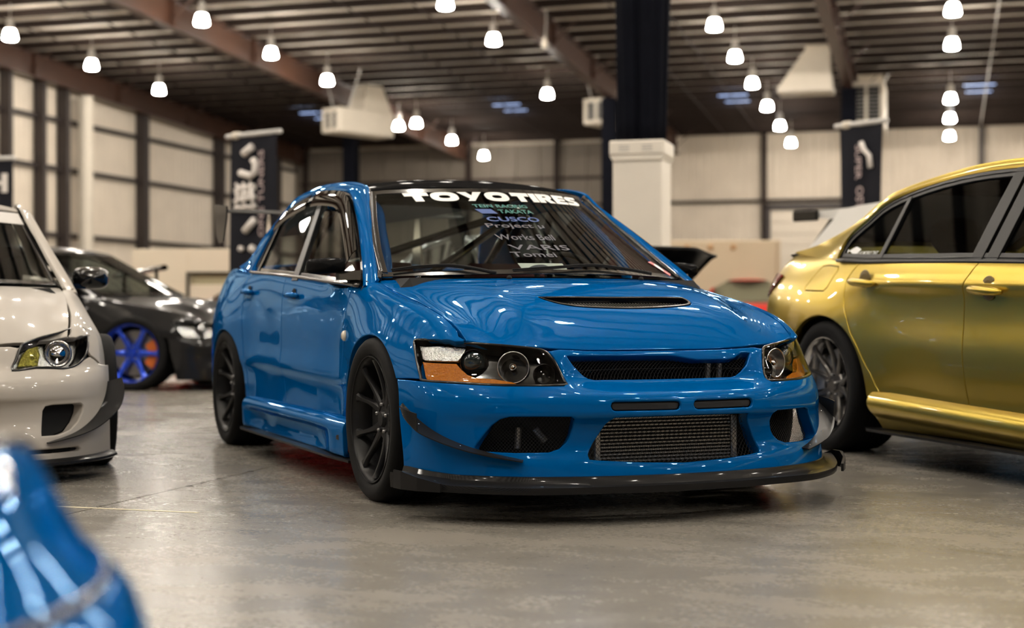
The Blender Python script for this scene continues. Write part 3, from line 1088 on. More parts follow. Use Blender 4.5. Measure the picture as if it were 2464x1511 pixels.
M_sglass = glass('side_glass', (0.78, 0.83, 0.81), .10)
M_lens = glass('lamp_lens', (0.92, 0.93, 0.93), .06)
M_smoke = glass('smoked_guard', (0.10, 0.10, 0.10), .25)
M_refl = mat('faceted_reflector', (0.9, 0.9, 0.89), 0.16, metal=1.0, var=.1, scale=150, bump=.5)
M_amber = mat('amber_reflector', (1.0, 0.23, 0.006), 0.16, metal=.0, var=.5, scale=150, bump=.6, coat=.8)
M_decal = mat('white_vinyl', (0.86, 0.85, 0.82), 0.4)
M_red = mat('dark_red_cloth', (0.085, 0.012, 0.014), 0.8)
M_lug = mat('lug_steel', (0.25, 0.25, 0.26), 0.3, metal=1)

def offs(S, d, e=(1e-3, 1e-3)):
    def f(u, t):
        u = np.atleast_1d(np.asarray(u, float)); t = np.atleast_1d(np.asarray(t, float))
        P, du, dt, n = surf_frame(S, u, t, *e)
        return P + n * d
    return f

def wheel(name, parent, loc, right, R=.32, W=.265, rim=.243, spoke_kind='pairs', m_rim=None, m_lip=None, steer=0.0, disc_m=None, caliper=None, n_pair=5, inset=.055, spokes=True):
    """wheel with its outer face at y=0 looking to -y; flipped for the left side"""
    m_rim = m_rim or M_rimb
    s = rim / .243
    b = MB().lathe([(rim + .003, .255 * W / .265), (rim - .004, .25 * W / .265), (rim - .019, .2 * W / .265), (rim - .018, .06), (rim - .011, .028), (rim - .003, .012), (rim + .001, .004), (rim + .001, .0), (rim + .004, -.001), (rim + .006, .004), (rim + .004, .012)], 72, 'y')
    o = b.build(name, m_lip or m_rim, parent, angle=40)
    o.location = loc
    o.rotation_euler = (0, 0, (0 if right else PI) + steer)
    wd = W
    T = [(rim + .001, .012), (rim + .018, -.003), ((rim + R) * .5 + .008, -.009), (R - .016, -.004), (R - .006, .006), (R - .001, .02), (R, .04)]
    k = wd - .036
    for gq in (.3, .5, .7):
        y = .02 + k * gq
        T += [(R, y - .006), (R - .006, y - .004), (R - .006, y + .004), (R, y + .006)]
    T += [(R, wd - .03), (R - .001, wd - .018), (R - .008, wd - .004), (R - .02, wd + .003), ((rim + R) * .5, wd + .006), (rim + .015, wd - .002), (rim, wd - .014)]
    MB().lathe(T, 96, 'y').build('tyre', M_rub, o, angle=50)
    # brake disc and caliper
    dr = rim - .055
    MB().lathe([(.07, .10), (dr, .10), (dr, .128), (.07, .128), (.07, .10)], 48, 'y').build('brake_disc', disc_m or M_disc, o, angle=30)
    if caliper is not None:
        cb = MB()
        a0, a1 = math.radians(caliper[1]), math.radians(caliper[2])
        V = []; n = 10
        for i in range(n + 1):
            a = a0 + (a1 - a0) * i / n
            for rr, yy in ((dr - .075, .075), (dr + .012, .075), (dr + .02, .09), (dr + .02, .15), (dr - .075, .15)):
                V.append((rr * math.cos(a), yy, rr * math.sin(a)))
        F = [(i * 5 + j, i * 5 + (j + 1) % 5, (i + 1) * 5 + (j + 1) % 5, (i + 1) * 5 + j) for i in range(n) for j in range(5)]
        F += [(4, 3, 2, 1, 0), tuple(n * 5 + j for j in range(5))]
        cb.add(V, F).build('caliper', caliper[0], o)
    MB().lathe([(0.001, .15), (rim - .03, .15), (rim - .03, .17), (0.001, .17)], 32, 'y').build('wheel_back', M_dark, o)
    # hub
    hub = MB().lathe([(.001, inset - .012), (.028, inset - .012), (.031, inset - .006), (.034, inset + .002), (.078, inset + .004), (.085, inset + .012), (.085, .10), (.001, .10)], 40, 'y').build('hub', m_rim, o, angle=35)
    for q in range(5):
        a = 2 * PI * q / 5 + .3
        MB().lathe([(.001, inset - .014), (.007, inset - .012), (.0085, inset + .01), (.001, inset + .01)], 8, 'y', (.057 * math.cos(a), 0, .057 * math.sin(a))).build('lug_nut', M_lug, hub, smooth=True)
    if not spokes:
        return o
    # spokes
    def spoke_mesh(hub_off, rim_off, w0, w1):
        n = 14
        V = []; F = []
        for i in range(n + 1):
            t = i / n
            r = .055 + (rim - .013 - .055) * t
            y = inset - (inset - .012) * (t ** 1.35) + .004 * math.sin(PI * t)
            a = hub_off + (rim_off - hub_off) * (t ** .75)
            w = (w0 + (w1 - w0) * min(1, t * 1.6)) * (1 + .9 * max(0, t - .86) / .14)
            th = .030 - .012 * t
            er = np.array([math.cos(a), 0, math.sin(a)]); et = np.array([-math.sin(a), 0, math.cos(a)]); ey = np.array([0, 1., 0])
            c = er * r + ey * y
            for dw, dy in ((-.5, th), (-.5, .007), (-.30, 0), (.30, 0), (.5, .007), (.5, th)):
                V.append(c + et * w * dw + ey * dy)
        for i in range(n):
            for j in range(6):
                j2 = (j + 1) % 6
                F.append((i * 6 + j, i * 6 + j2, (i + 1) * 6 + j2, (i + 1) * 6 + j))
        F.append(tuple(range(6))[::-1]); F.append(tuple(n * 6 + j for j in range(6)))
        bb = MB(); bb.add(V, F)
        return bb
    if spoke_kind == 'pairs':
        st = 2 * PI / n_pair
        A = spoke_mesh(.15, .31, .040 * s, .021 * s).build('spoke', m_rim, o, angle=40)
        B = spoke_mesh(-.15, -.31, .040 * s, .021 * s).build('spoke', m_rim, o, angle=40)
        for q in range(1, n_pair):
            inst(A, 'spoke', o, rot=(0, -st * q, 0)); inst(B, 'spoke', o, rot=(0, -st * q, 0))
    else:
        n = n_pair
        A = spoke_mesh(0, .0 if spoke_kind == 'straight' else .25, .052 * s if spoke_kind == 'straight' else .03, .036 * s if spoke_kind == 'straight' else .02).build('spoke', m_rim, o, angle=40)
        for q in range(1, n):
            inst(A, 'spoke', o, rot=(0, -2 * PI / n * q, 0))
    return o

def wire_mesh(name, S, outline, m, parent, pu, pt, rad=.0008, step=.012, sc=(1, 1)):
    """diamond wire mesh clipped to an outline in the parameter plane"""
    P = np.asarray(outline, float)
    lo, hi = P.min(0), P.max(0)
    b = MB()
    W, Hh = hi[1] - lo[1], hi[0] - lo[0]
    n = int(W / pt) + int(Hh / pu) + 2
    for sgn in (1, -1):
        for k in range(-int(Hh / pu) - 1, n):
            q = np.linspace(0, 1, 60)
            u = lo[0] + q * Hh
            t = lo[1] + k * pt + sgn * (q if sgn > 0 else q) * Hh / pu * pt
            if sgn < 0:
                t = t + 0
            ins = inpoly(np.stack([u, t], 1), P)
            i = 0
            while i < 60:
                if ins[i]:
                    j = i
                    while j + 1 < 60 and ins[j + 1]: j += 1
                    if j > i:
                        idx = np.linspace(i, j, max(2, int((j - i) / 4) + 2)).astype(int)
                        b.tube(S(u[idx], t[idx]), rad, 3, cap=False)
                    i = j + 1
                else:
                    i += 1
    return b.build(name, m, parent, kind='stuff')

def strip(name, A, B, m, parent, thick=.006, n=None, bulge=0.0, nv=5, **kw):
    """ruled sheet between two 3D polylines, bulging along its normal"""
    A = np.asarray(A, float); B = np.asarray(B, float)
    v = np.linspace(0, 1, nv)
    P = A[:, None] * (1 - v)[None, :, None] + B[:, None] * v[None, :, None]
    if bulge:
        du = np.gradient(P, axis=0); dv = np.gradient(P, axis=1)
        nn = np.cross(du, dv); nn /= np.linalg.norm(nn, axis=2, keepdims=True) + 1e-12
        P = P + nn * (bulge * 4 * v * (1 - v))[None, :, None]
    return grid_surf(name, P, m, parent, thick, **kw)

# ------------------------------------------------------------------ blue saloon: build
car = empty('blue_sedan', (.2486, 6.015, 0), math.radians(-66.65), label='lowered bright blue sports saloon with black wheels and carbon front splitter', cat='car')
RF = (-1.2, 0, .45)
SS = (1.0, .085)
def st(x, z):
    return (x, EV_SIDE.t_of(x, z))
# front wing / fender
def arc_pts(cx, cz, a, b, q0, q1, n):
    return [(cx + a * math.cos(math.radians(q0 + (q1 - q0) * i / n)), cz + b * math.sin(math.radians(q0 + (q1 - q0) * i / n))) for i in range(n + 1)]
fen = [(x, 0.0) for x in np.linspace(-.46, .561, 14)]
fen += [(.548, 1.2), (.504, 2.236), (.44, 2.75), (.385, 3.03), (.372, 3.2), (.38, 3.4), (.425, 4.1), (.472, 5.12), (.488, 5.36), (.41, 5.45)]
fen += [st(x, z) for x, z in arc_pts(-.008, .29, .385, .357, 34, 180, 30)]
fen += [st(-.393, .225), st(-.46, .225)]
fen += [(-.46, t) for t in (7, 5, 3, 1.5)]
fr_, fl_ = panel('front_fender', EV_SIDE, fen, scale=SS, h=.022, m=M_blue, parent=car, ref=RF, depth=.03, r=.004, mirror=True)
def dlow(x): return EV_SIDE.t_of(x, .262)
bd = [(-1.540, 0.0), (-1.530, 2.0), (-1.505, 4.3), (-1.47, 6.8), (-1.445, dlow(-1.445))]
fd = [(x, 0.0) for x in np.linspace(-.46, -1.54, 12)] + bd[1:] + [(x, dlow(x)) for x in np.linspace(-1.35, -.46, 8)] + [(-.46, t) for t in (7, 5, 3, 1.5)]
fdr, fdl = panel('front_door', EV_SIDE, fd, scale=SS, h=.025, m=M_blue, parent=car, ref=RF, depth=.02, r=.004, gap=.002, mirror=True)
re = [(-2.325, 0.0), (-2.325, 1.0), (-2.30, 2.6), (-2.265, 4.0), (-2.225, 5.2), (-2.19, 6.2), (-2.165, 7.4), (-2.155, dlow(-2.155))]
rd = [(x, 0.0) for x in np.linspace(-1.54, -2.325, 9)] + re[1:] + [(x, dlow(x)) for x in np.linspace(-2.0, -1.5, 5)] + bd[::-1][:-1]
rdr, rdl = panel('rear_door', EV_SIDE, rd, scale=SS, h=.025, m=M_blue, parent=car, ref=RF, depth=.02, r=.004, gap=.002, mirror=True)
qp = [(x, 0.0) for x in np.linspace(-2.325, -3.40, 12)] + [(-3.40, t) for t in (2, 4, 6, 7.5)] + [st(-3.40, .25), st(-3.0, .25)]
qp += [st(x, z) for x, z in arc_pts(-2.6, .28, .40, .355, 176, 2, 30)] + [st(-2.17, .262)] + re[::-1][:-1]
qr, ql = panel('quarter_panel', EV_SIDE, qp, scale=SS, h=.028, m=M_blue, parent=car, ref=RF, depth=.03, r=.004, gap=.002, mirror=True)

# pillar and roof-rail frame around the side windows
I3 = [(-.32, .80, .84), (-.443, .765, .93), (-.609, .722, 1.028), (-.773, .682, 1.121), (-.959, .642, 1.219), (-1.063, .622, 1.266), (-1.175, .61, 1.30), (-1.342, .605, 1.32), (-1.543, .605, 1.333), (-1.70, .607, 1.33), (-1.864, .614, 1.315), (-2.041, .628, 1.288), (-2.165, .645, 1.253), (-2.247, .667, 1.204), (-2.313, .712, 1.103), (-2.304, .77, .994), (-2.27, .795, .948)]
O3 = [(-.327, .728, .867), (-.44, .702, .938), (-.603, .662, 1.033), (-.74, .628, 1.125), (-.88, .59, 1.215), (-.965, .568, 1.277), (-1.03, .553, 1.317), (-1.217, .548, 1.349), (-1.476, .546, 1.366), (-1.747, .546, 1.375), (-1.942, .548, 1.37), (-2.161, .553, 1.355), (-2.297, .56, 1.336), (-2.445, .59, 1.262), (-2.624, .65, 1.143), (-2.75, .695, 1.03), (-2.81, .742, .982)]
def dens(P, n):
    P = np.asarray(P, float)
    s = np.concatenate([[0], np.cumsum(np.linalg.norm(np.diff(P, axis=0), axis=1))])
    return spl(s / s[-1], P, np.linspace(0, 1, n))
_ss = np.linspace(0, 1, len(I3))
Id = spl(_ss, np.array(I3), np.linspace(0, 1, 90)) * [1, -1, 1]
Od = spl(_ss, np.array(O3), np.linspace(0, 1, 90)) * [1, -1, 1]
band = strip('pillar_frame', Id, Od, M_blue, car, .012, bulge=.014, nv=9)
mirror_obj(band)
# glossy black window surround inside it
cen = np.array([-1.35, -.70, 1.06])
Il = np.concatenate([Id, np.stack([np.linspace(-2.25, -.335, 40), np.full(40, -.798), spl(np.array([-2.3, -1.4, -.85, -.3]), np.array([.950, .903, .872, .840]), np.linspace(-2.25, -.335, 40))], 1)])
GL = fitsurf([(p[0], p[1], p[2]) for p in Id[::3]] + [(-.4, -.80, .845), (-.85, -.804, .87), (-1.4, -.806, .90), (-2.0, -.803, .935), (-1.4, -.715, 1.10), (-1.9, -.72, 1.10)], [(0, 0), (1, 0), (0, 1), (2, 0), (0, 2), (1, 1)], 1)
def glz(dy=0.0):
    return lambda x, z: GL(x, z) + np.array([0, dy, 0])
outer2 = Il[:, [0, 2]]
def inset2(poly, d):
    P = np.asarray(poly, float)
    t = np.roll(P, -1, 0) - np.roll(P, 1, 0)
    t /= np.linalg.norm(t, axis=1, keepdims=True) + 1e-12
    n = np.stack([t[:, 1], -t[:, 0]], 1)
    ar = (P[:, 0] * np.roll(P[:, 1], -1) - np.roll(P[:, 0], -1) * P[:, 1]).sum()
    return P - n * d * (1 if ar > 0 else -1)
inner2 = inset2(outer2[::3], .026)
tr = panel('window_surround', glz(.004), outer2[::2], [inner2], h=.03, m=M_trim, parent=car, ref=RF, depth=.012, r=.003, mirror=True)
def split_at(poly, x, keep_front):
    P = [tuple(p) for p in poly]
    out = []
    n = len(P)
    for i in range(n):
        a, b = P[i], P[(i + 1) % n]
        xa = a[0] - x(a[1]); xb = b[0] - x(b[1])
        ina = xa > 0 if keep_front else xa < 0
        inb = xb > 0 if keep_front else xb < 0
        if ina: out.append(a)
        if ina != inb:
            t = xa / (xa - xb)
            out.append((a[0] + (b[0] - a[0]) * t, a[1] + (b[1] - a[1]) * t))
    return out
xb = lambda z: -1.36 - .5 * (z - .89)
gin = inset2(outer2[::3], .018)
for kf, nm in ((True, 'front_window'), (False, 'rear_window')):
    panel(nm, glz(.012), split_at(gin, (lambda z: xb(z) + .02) if kf else (lambda z: xb(z) - .02), kf), h=.06, m=M_sglass, parent=car, ref=RF, depth=.003, r=.001, mirror=True)
bp = [(xb(z) + d, z) for z, d in ((.885, -.05), (.885, .05), (1.1, .042), (1.322, .04), (1.322, -.04), (1.1, -.042))]
M_pil = mat('pillar_black', (.006, .006, .0065), .34, spec=.25)
panel('door_pillar', glz(-.002), bp, h=.04, m=M_pil, parent=car, ref=RF, depth=.02, r=.003, mirror=True)
xq = lambda z: -2.19 + .0 * z - .1 * (z - .95)
bq = [(xq(z) + d, z) for z, d in ((.94, -.02), (.94, .012), (1.1, .012), (1.225, .012), (1.225, -.012), (1.1, -.016))]
panel('quarter_divider', glz(-.001), bq, h=.04, m=M_trim, parent=car, ref=RF, depth=.015, r=.002, mirror=True)
# smoked rain guards over the tops of the windows
Ig = Id[8:62]
for a, b_ in ((10, 49), (51, 72)):
    seg = outer2[a:b_]
    ins = inset2(outer2, .075)[a:b_]
    A3 = GL(seg[:, 0], seg[:, 1]) + [0, -.018, 0]; B3 = GL(ins[:, 0], ins[:, 1]) + [0, -.022, 0]
    g1 = strip('rain_guard', A3, B3, M_trim if a == 0 else M_smoke, car, .003, bulge=.006, nv=5)
    mirror_obj(g1)
# belt moulding
bx = np.linspace(-.36, -2.3, 30)
bz = spl(np.array([-2.4, -1.4, -.85, -.3]), np.array([.953, .905, .873, .842]), bx[::-1])[::-1]
bm_ = MB().tube(np.stack([bx, np.full(30, -.806), bz], 1), .009, 8).build('belt_moulding', M_trim, car, smooth=True)
mirror_obj(bm_)

# bonnet with vent
shut = [(-.372, .722), (-.238, .733), (-.038, .733), (.169, .723), (.3, .717), (.426, .709), (.499, .702), (.549, .697), (.566, .694)]
frontedge = [(.617, .575), (.668, .452), (.683, .29), (.684, .1), (.684, -.1), (.683, -.29), (.668, -.452), (.617, -.575)]
hr = [(-.375, -.70), (-.25, -.62), (-.10, -.48), (.02, -.30), (.055, 0), (.02, .30), (-.10, .48), (-.25, .62), (-.375, .70)]
hood_o = [(x, y) for x, y in smooth_poly(shut, 4, False)] + smooth_poly([(.566, .694)] + frontedge + [(.566, -.694)], 4, False)[1:-1].tolist() + [(x, -y) for x, y in smooth_poly(shut, 4, False)[::-1]] + smooth_poly(hr, 4, False).tolist()
vent_o = smooth_poly([(.395, -.335), (.395, -.335), (.44, -.305), (.475, -.245), (.491, -.15), (.497, 0), (.491, .15), (.475, .262), (.455, .298), (.425, .303), (.398, .29), (.398, .29), (.402, .1), (.403, -.12)], 3)
hood = panel('bonnet', EV_HOOD, hood_o, [vent_o], h=.018, m=M_blue, parent=car, ref=RF, depth=.025, r=.005, gap=.002, hole_depth=.045)
vf = inset2(vent_o, .012)
panel('vent_frame', offs(EV_HOOD, .001), vent_o, [vf], h=.03, m=M_trim, parent=hood, ref=RF, depth=.03, r=.002)
vlo = vent_o
panel('vent_floor', offs(EV_HOOD, -.05), vent_o, h=.05, m=M_dark, parent=hood, ref=RF, depth=.004)
vb = MB()
for k in range(52):
    y0 = -.325 + k * .0125
    A = []
    for q in np.linspace(0, 1, 7):
        A.append((.385 + q * .12, y0 + q * .05))
    A = np.array(A)
    ins = inpoly(A, vf)
    A = A[ins]
    if len(A) > 1:
        P = EV_HOOD(A[:, 0], A[:, 1]) - [0, 0, .018]
        vb.tube(P, .0028, 4)
vb.build('vent_louvres', M_trim, hood, kind='stuff')
for y in (-.3, .3):
    p = EV_HOOD([.04], [y])[0]
    MB().lathe([(0, .014), (.007, .012), (.011, .005), (.013, -.004), (0, -.004)], 12, 'z', p).build('washer_jet', M_dark, hood, smooth=True)

# front bumper
lampo = [(.623, -6.519), (.569, -6.603), (.508, -6.602), (.493, -6.539), (.488, -5.471), (.482, -4.299), (.484, -3.064), (.495, -2.977), (.539, -3.043), (.574, -3.139), (.597, -3.237), (.609, -3.442), (.62, -4.129), (.628, -4.885), (.635, -5.547), (.637, -6.35)]
NS = (1.0, .115)
half = [(.492, -7.95), (.493, -7.2), (.491, -6.54), (.486, -5.47), (.480, -4.3), (.481, -3.06), (.493, -2.955), (.539, -3.02), (.574, -3.11), (.600, -3.2), (.607, -2.9), (.600, -2), (.598, -1)]
bump = [(.13, 7.97), (.13, 6), (.13, 4), (.13, 2), (.13, 0), (.13, -2), (.13, -4), (.13, -6), (.13, -7.97)] + [(.25, -7.97), (.35, -7.97)] + half + [(.598, 0)] + [(z, -t) for z, t in half[::-1]] + [(.35, 7.97), (.25, 7.97)]
gr_o = [(.581, -2.72), (.547, -2.55), (.517, -2.3), (.503, -2.12), (.498, -1.95), (.496, -.4), (.496, .5), (.498, 1.95), (.503, 2.12), (.517, 2.3), (.547, 2.52), (.584, 2.68), (.583, 2.45), (.575, 2.33), (.564, 2.2), (.558, 2.0), (.558, 1.05), (.563, .8), (.573, .45), (.576, .2), (.577, -1.1), (.579, -2.3)]
def rslot(a, b, z0, z1):
    zc = (z0 + z1) / 2
    return [(zc + (z1 - z0) / 2 * math.sin(q), a + .11 - .11 * math.cos(q)) if 0 else None for q in ()] or \
        [(z0, a + .1), (z0 + .004, a + .03), (zc, a), (z1 - .004, a + .03), (z1, a + .1), (z1, b - .1), (z1 - .004, b - .03), (zc, b), (z0 + .004, b - .03), (z0, b - .1)]
slR = rslot(-1.98, -.19, .395, .425)
slL = [(z, -t) for z, t in slR][::-1]
ic_o = [(.366, -1.85), (.368, -.9), (.369, 0), (.368, .9), (.366, 1.85), (.345, 1.95), (.312, 2.1), (.285, 2.2), (.258, 2.32), (.240, 2.38), (.226, 2.33), (.214, 1.2), (.207, 0), (.214, -1.2), (.226, -2.5), (.240, -2.5), (.259, -2.40), (.285, -2.27), (.309, -2.15), (.345, -1.98)]
fgR = [(.254, -5.10), (.265, -5.11), (.302, -4.90), (.339, -4.68), (.360, -4.5), (.369, -4.3), (.370, -3.668), (.370, -3.02), (.362, -2.93), (.333, -2.92), (.300, -2.98), (.282, -3.06), (.263, -3.22), (.252, -3.45), (.250, -4.2)]
fgL = [(z, -t) for z, t in fgR][::-1]
bumper = panel('front_bumper', EV_NOSE, bump, [gr_o, slR, slL, ic_o, fgR, fgL], scale=NS, h=.016, m=M_blue, parent=car, ref=(0, 0, .4), depth=.025, r=.006, hole_depth=[.05, .010, .010, .05, .05, .05], gap=.0015)
NB = lambda d: offs(EV_NOSE, -d if NSGN > 0 else d)
_P, _a, _b, _n = surf_frame(EV_NOSE, np.array([.4]), np.array([0.]), 1e-3, 1e-3)
NSGN = 1 if _n[0][0] > 0 else -1
# upper grille mesh, lower meshes
big = [(z, t) for z, t in gr_o]
wire_mesh('grille_mesh', NB(.035), gr_o, M_black, bumper, .0125, .10, .0009)
wire_mesh('intake_mesh', NB(.04), fgR, M_black, bumper, .011, .085, .0008)
wire_mesh('intake_mesh', NB(.04), fgL, M_black, bumper, .011, .085, .0008)
wire_mesh('intercooler_mesh', NB(.03), ic_o, M_black, bumper, .0135, .125, .0009)
for k, s_ in enumerate((slR, slL)):
    panel('slot_backing', NB(.0105), s_, scale=NS, h=.03, m=M_black, parent=bumper, ref=(0, 0, .4), depth=.003)
# pillar edges beside the intercooler opening
MB().bbox(.902, .9105, -.13, -.085, .2005, .2065, .001).build('splitter_badge', M_trim, bumper)
# inside of the nose: dark box, radiator support and intercooler
MB().box(.40, .70, -.62, .62, .12, .16).box(.40, .44, -.66, .66, .12, .60).build('nose_interior', M_dark, car)
for y in (.27, .32):
    MB().tube([(.62, y, .42), (.64, y, .62)], .011, 8).build('coolant_pipe', M_alu, bumper)
for a, b_ in (((.66, -.535, .25), (.66, -.53, .325)), ((.69, -.44, .275), (.68, -.475, .32))):
    MB().tube([a, b_], .012, 8).build('duct_bracket', M_alu, bumper)
icp = empty('intercooler', (0, 0, 0), parent=car)
xi = .80
for ya, yb in ((-.30, -.275), (.265, .29)):
    MB().bbox(xi - .08, xi + .008, ya, yb, .2, .36, .004).build('end_tank', M_alu, icp)
MB().box(xi - .08, xi - .02, -.275, .265, .19, .37).build('core_backing', M_dark, icp)
t0 = None
for k in range(13):
    z = .203 + k * .0128
    if t0 is None:
        t0 = MB().bbox(xi - .03, xi, -.275, .265, -.0035, .0035, .0015).build('cooling_tube', M_alu, icp); t0.location = (0, 0, z)
    else:
        inst(t0, 'cooling_tube', icp, (0, 0, z))

# splitter
def splitter(name, parent):
    tt = np.linspace(-7.9, 7.9, 140)
    P, du, dt, n = surf_frame(EV_NOSE, np.full(140, .15), tt, 1e-3, 1e-3)
    n = n * NSGN; n[:, 2] = 0; n /= np.linalg.norm(n, axis=1, keepdims=True)
    a = np.abs(tt)
    end = np.clip((a - 5.6) / 2.0, 0, 1)
    kink = np.exp(-((a - 3.0) / .5) ** 2)
    out = .035 + .018 * np.clip((a - 2.6) / 1.2, 0, 1) + .012 * end
    rows = []
    for d, z, zr in ((-.02, .172, 0.015), (.004, .166, .015), (.010, .152, .012), (.55, .139, .018), (1.0, .134, .03), (1.04, .124, .028), (.98, .110, .0), (-.02, .108, 0)):
        q = P.copy()
        dd = d if abs(d) < .03 else d * out
        q[:, :2] += n[:, :2] * (dd[:, None] if hasattr(dd, '__len__') else dd)
        q[:, 2] = z + zr * end
        rows.append(q)
    G = np.stack(rows, 1)
    return grid_surf(name, np.concatenate([G, G[:, :1]], 1), M_carb, parent)
spt = splitter('front_splitter', car)
for s_ in (-1, 1):
    b = MB()
    top = [(.44, .925, .150), (.50, .948, .176), (.56, .940, .176), (.63, .905, .160), (.70, .845, .142)]
    V = []
    for x_, y_, z_ in top:
        V += [(x_, s_ * y_, .112), (x_, s_ * y_, z_), (x_ - .006, s_ * (y_ - .008), z_), (x_ - .006, s_ * (y_ - .008), .112)]
    F = [(i * 4 + k, i * 4 + (k + 1) % 4, i * 4 + 4 + (k + 1) % 4, i * 4 + 4 + k) for i in range(4) for k in range(4)] + [(0, 1, 2, 3), (19, 18, 17, 16)]
    b.add(V, F).build('splitter_fence', M_carb, spt)

# canards
def canard(s_):
    o = empty('canard', (0, 0, 0), parent=car)
    tz = spl(np.array([0, .25, .5, .75, 1.]), np.array([(-7.75, .405), (-7.0, .352), (-6.1, .302), (-5.1, .255), (-4.05, .221)]), np.linspace(0, 1, 40))
    P, du, dt, n = surf_frame(EV_NOSE, tz[:, 1], tz[:, 0], 1e-3, 1e-3)
    n = n * NSGN; n[:, 2] = 0; n /= np.linalg.norm(n, axis=1, keepdims=True)
    q = np.linspace(0, 1, 40)[:, None]
    wd = np.interp(q, [0, .12, .4, .75, 1], [.008, .03, .062, .05, .028])
    In = P - n * .003
    Ou = P + n * wd; Ou[:, 2] -= .004 + .012 * (1 - q[:, 0])
    m_ = [1, -s_ * -1, 1]
    f = np.array([1, 1 if s_ < 0 else -1, 1])
    strip('canard_blade', In * f, Ou * f, M_carb, o, .004 * (1 if s_ < 0 else -1), nv=5, bulge=.0)
    k = 16
    Up = Ou[:k].copy(); hgt = .004 + .062 * np.linspace(0, 1, k) ** .8
    Up[:, 2] += hgt; Up[:, :2] += n[:k, :2] * .006
    strip('end_plate', Ou[:k] * f, Up * f, M_carb, o, .004 * (1 if s_ < 0 else -1), nv=4)
    for i in (12, 26, 36):
        p = (In[i] + (Ou[i] - In[i]) * .35) * f
        MB().lathe([(0, .004), (.004, .003), (.006, 0), (0, 0)], 8, 'z', p + [0, 0, .001]).build('rivet', M_chrome, o, smooth=True)
canard(-1); canard(1)

# headlights
def headlight(s_):
    o = empty('headlight', (0, 0, 0), parent=car)
    sg = 1 if s_ < 0 else -1
    def flip(lst): return [(z, t * sg) for z, t in lst]
    LO = flip(lampo)
    R_ = (0, 0, .45)
    panel('lens', EV_NOSE, LO, scale=NS, h=.02, m=M_lens, parent=o, ref=R_, depth=.004, r=.002)
    # rim seal
    sm = smooth_poly(LO, 3)
    MB().tube(NB(.003)(np.append(sm[:, 0], sm[0, 0]), np.append(sm[:, 1], sm[0, 1])), .0055, 6, cap=False).build('lamp_seal', M_trim, o, smooth=True)
    # bucket
    A = EV_NOSE(sm[:, 0], sm[:, 1]); c2 = sm.mean(0)
    s2 = sm + (c2 - sm) * .06
    B = NB(.085)(s2[:, 0], s2[:, 1])
    b = MB(); n = len(sm)
    A2 = NB(.006)(sm[:, 0], sm[:, 1])
    b.add(list(A2) + list(B), [(i, (i + 1) % n, n + (i + 1) % n, n + i) for i in range(n)])
    b.build('lamp_bucket', M_trim, o, smooth=True)
    panel('lamp_bezel', NB(.07), [tuple(p) for p in s2], scale=NS, h=.04, m=M_trim, parent=o, ref=R_, depth=.004)
    # clear corner reflector and amber strip
    panel('corner_reflector', NB(.022), flip([(.622, -6.45), (.57, -6.5), (.566, -6.4), (.566, -5.30), (.585, -5.14), (.617, -4.98), (.622, -5.05), (.627, -5.6)]), scale=NS, h=.02, m=M_refl, parent=o, ref=R_, depth=.02)
    panel('turn_signal', NB(.018), flip([(.563, -6.48), (.51, -6.5), (.499, -6.45), (.494, -5.47), (.489, -4.3), (.489, -3.80), (.503, -4.1), (.511, -4.5), (.513, -4.9), (.522, -5.1), (.54, -5.22), (.560, -5.33)]), scale=NS, h=.02, m=M_amber, parent=o, ref=R_, depth=.02)
    d = np.array([.93, -.30 * sg, -.02]); d /= np.linalg.norm(d)
    ux = np.cross(d, [0, 0, 1.]); ux /= np.linalg.norm(ux); uz = np.cross(ux, d)
    def lathe_dir(prof, c, n=28):
        V = []; F = []
        for r, h in prof:
            for k in range(n):
                a = 2 * PI * k / n
                V.append(c + d * h + ux * r * math.cos(a) + uz * r * math.sin(a))
        for i in range(len(prof) - 1):
            for k in range(n):
                F.append((i * n + k, i * n + (k + 1) % n, (i + 1) * n + (k + 1) % n, (i + 1) * n + k))
        return MB().add(V, F)
    pc = lambda z, t, dep: NB(dep)(np.array([z]), np.array([t * sg]))[0]
    c = pc(.572, -4.93, .045)
    pj = lathe_dir([(.050, -.03), (.050, 0), (.047, .004), (.044, 0), (.044, -.02)], c).build('projector_ring', M_trim, o, angle=40)
    gmat = mat('projector_glass', (.02, .03, .032), .03, coat=1.0)
    lathe_dir([(.0005, .017), (.015, .0155), (.028, .010), (.038, .002), (.042, -.008)], c).build('projector_lens', gmat, pj, smooth=True)
    c = pc(.560, -4.02, .05)
    hb = lathe_dir([(.058, .012), (.055, .015), (.054, .008), (.05, -.012), (.04, -.032), (.022, -.046), (.0005, -.05)], c).build('high_beam_bowl', mat('satin_chrome', (.9, .9, .9), .22, metal=1), o, smooth=True)
    lathe_dir([(.0005, .01), (.012, .006), (.014, -.02), (.012, -.045)], c).build('bulb_shield', M_chrome, hb, smooth=True)
    c = pc(.535, -3.38, .045)
    pk = lathe_dir([(.040, .010), (.038, .013), (.037, .006), (.03, -.02), (.016, -.03), (.0005, -.033)], c).build('parking_bowl', M_trim, o, smooth=True)
    lathe_dir([(.0005, .002), (.007, 0), (.008, -.03)], c).build('parking_bulb', M_chrome, pk, smooth=True)
headlight(-1); headlight(1)

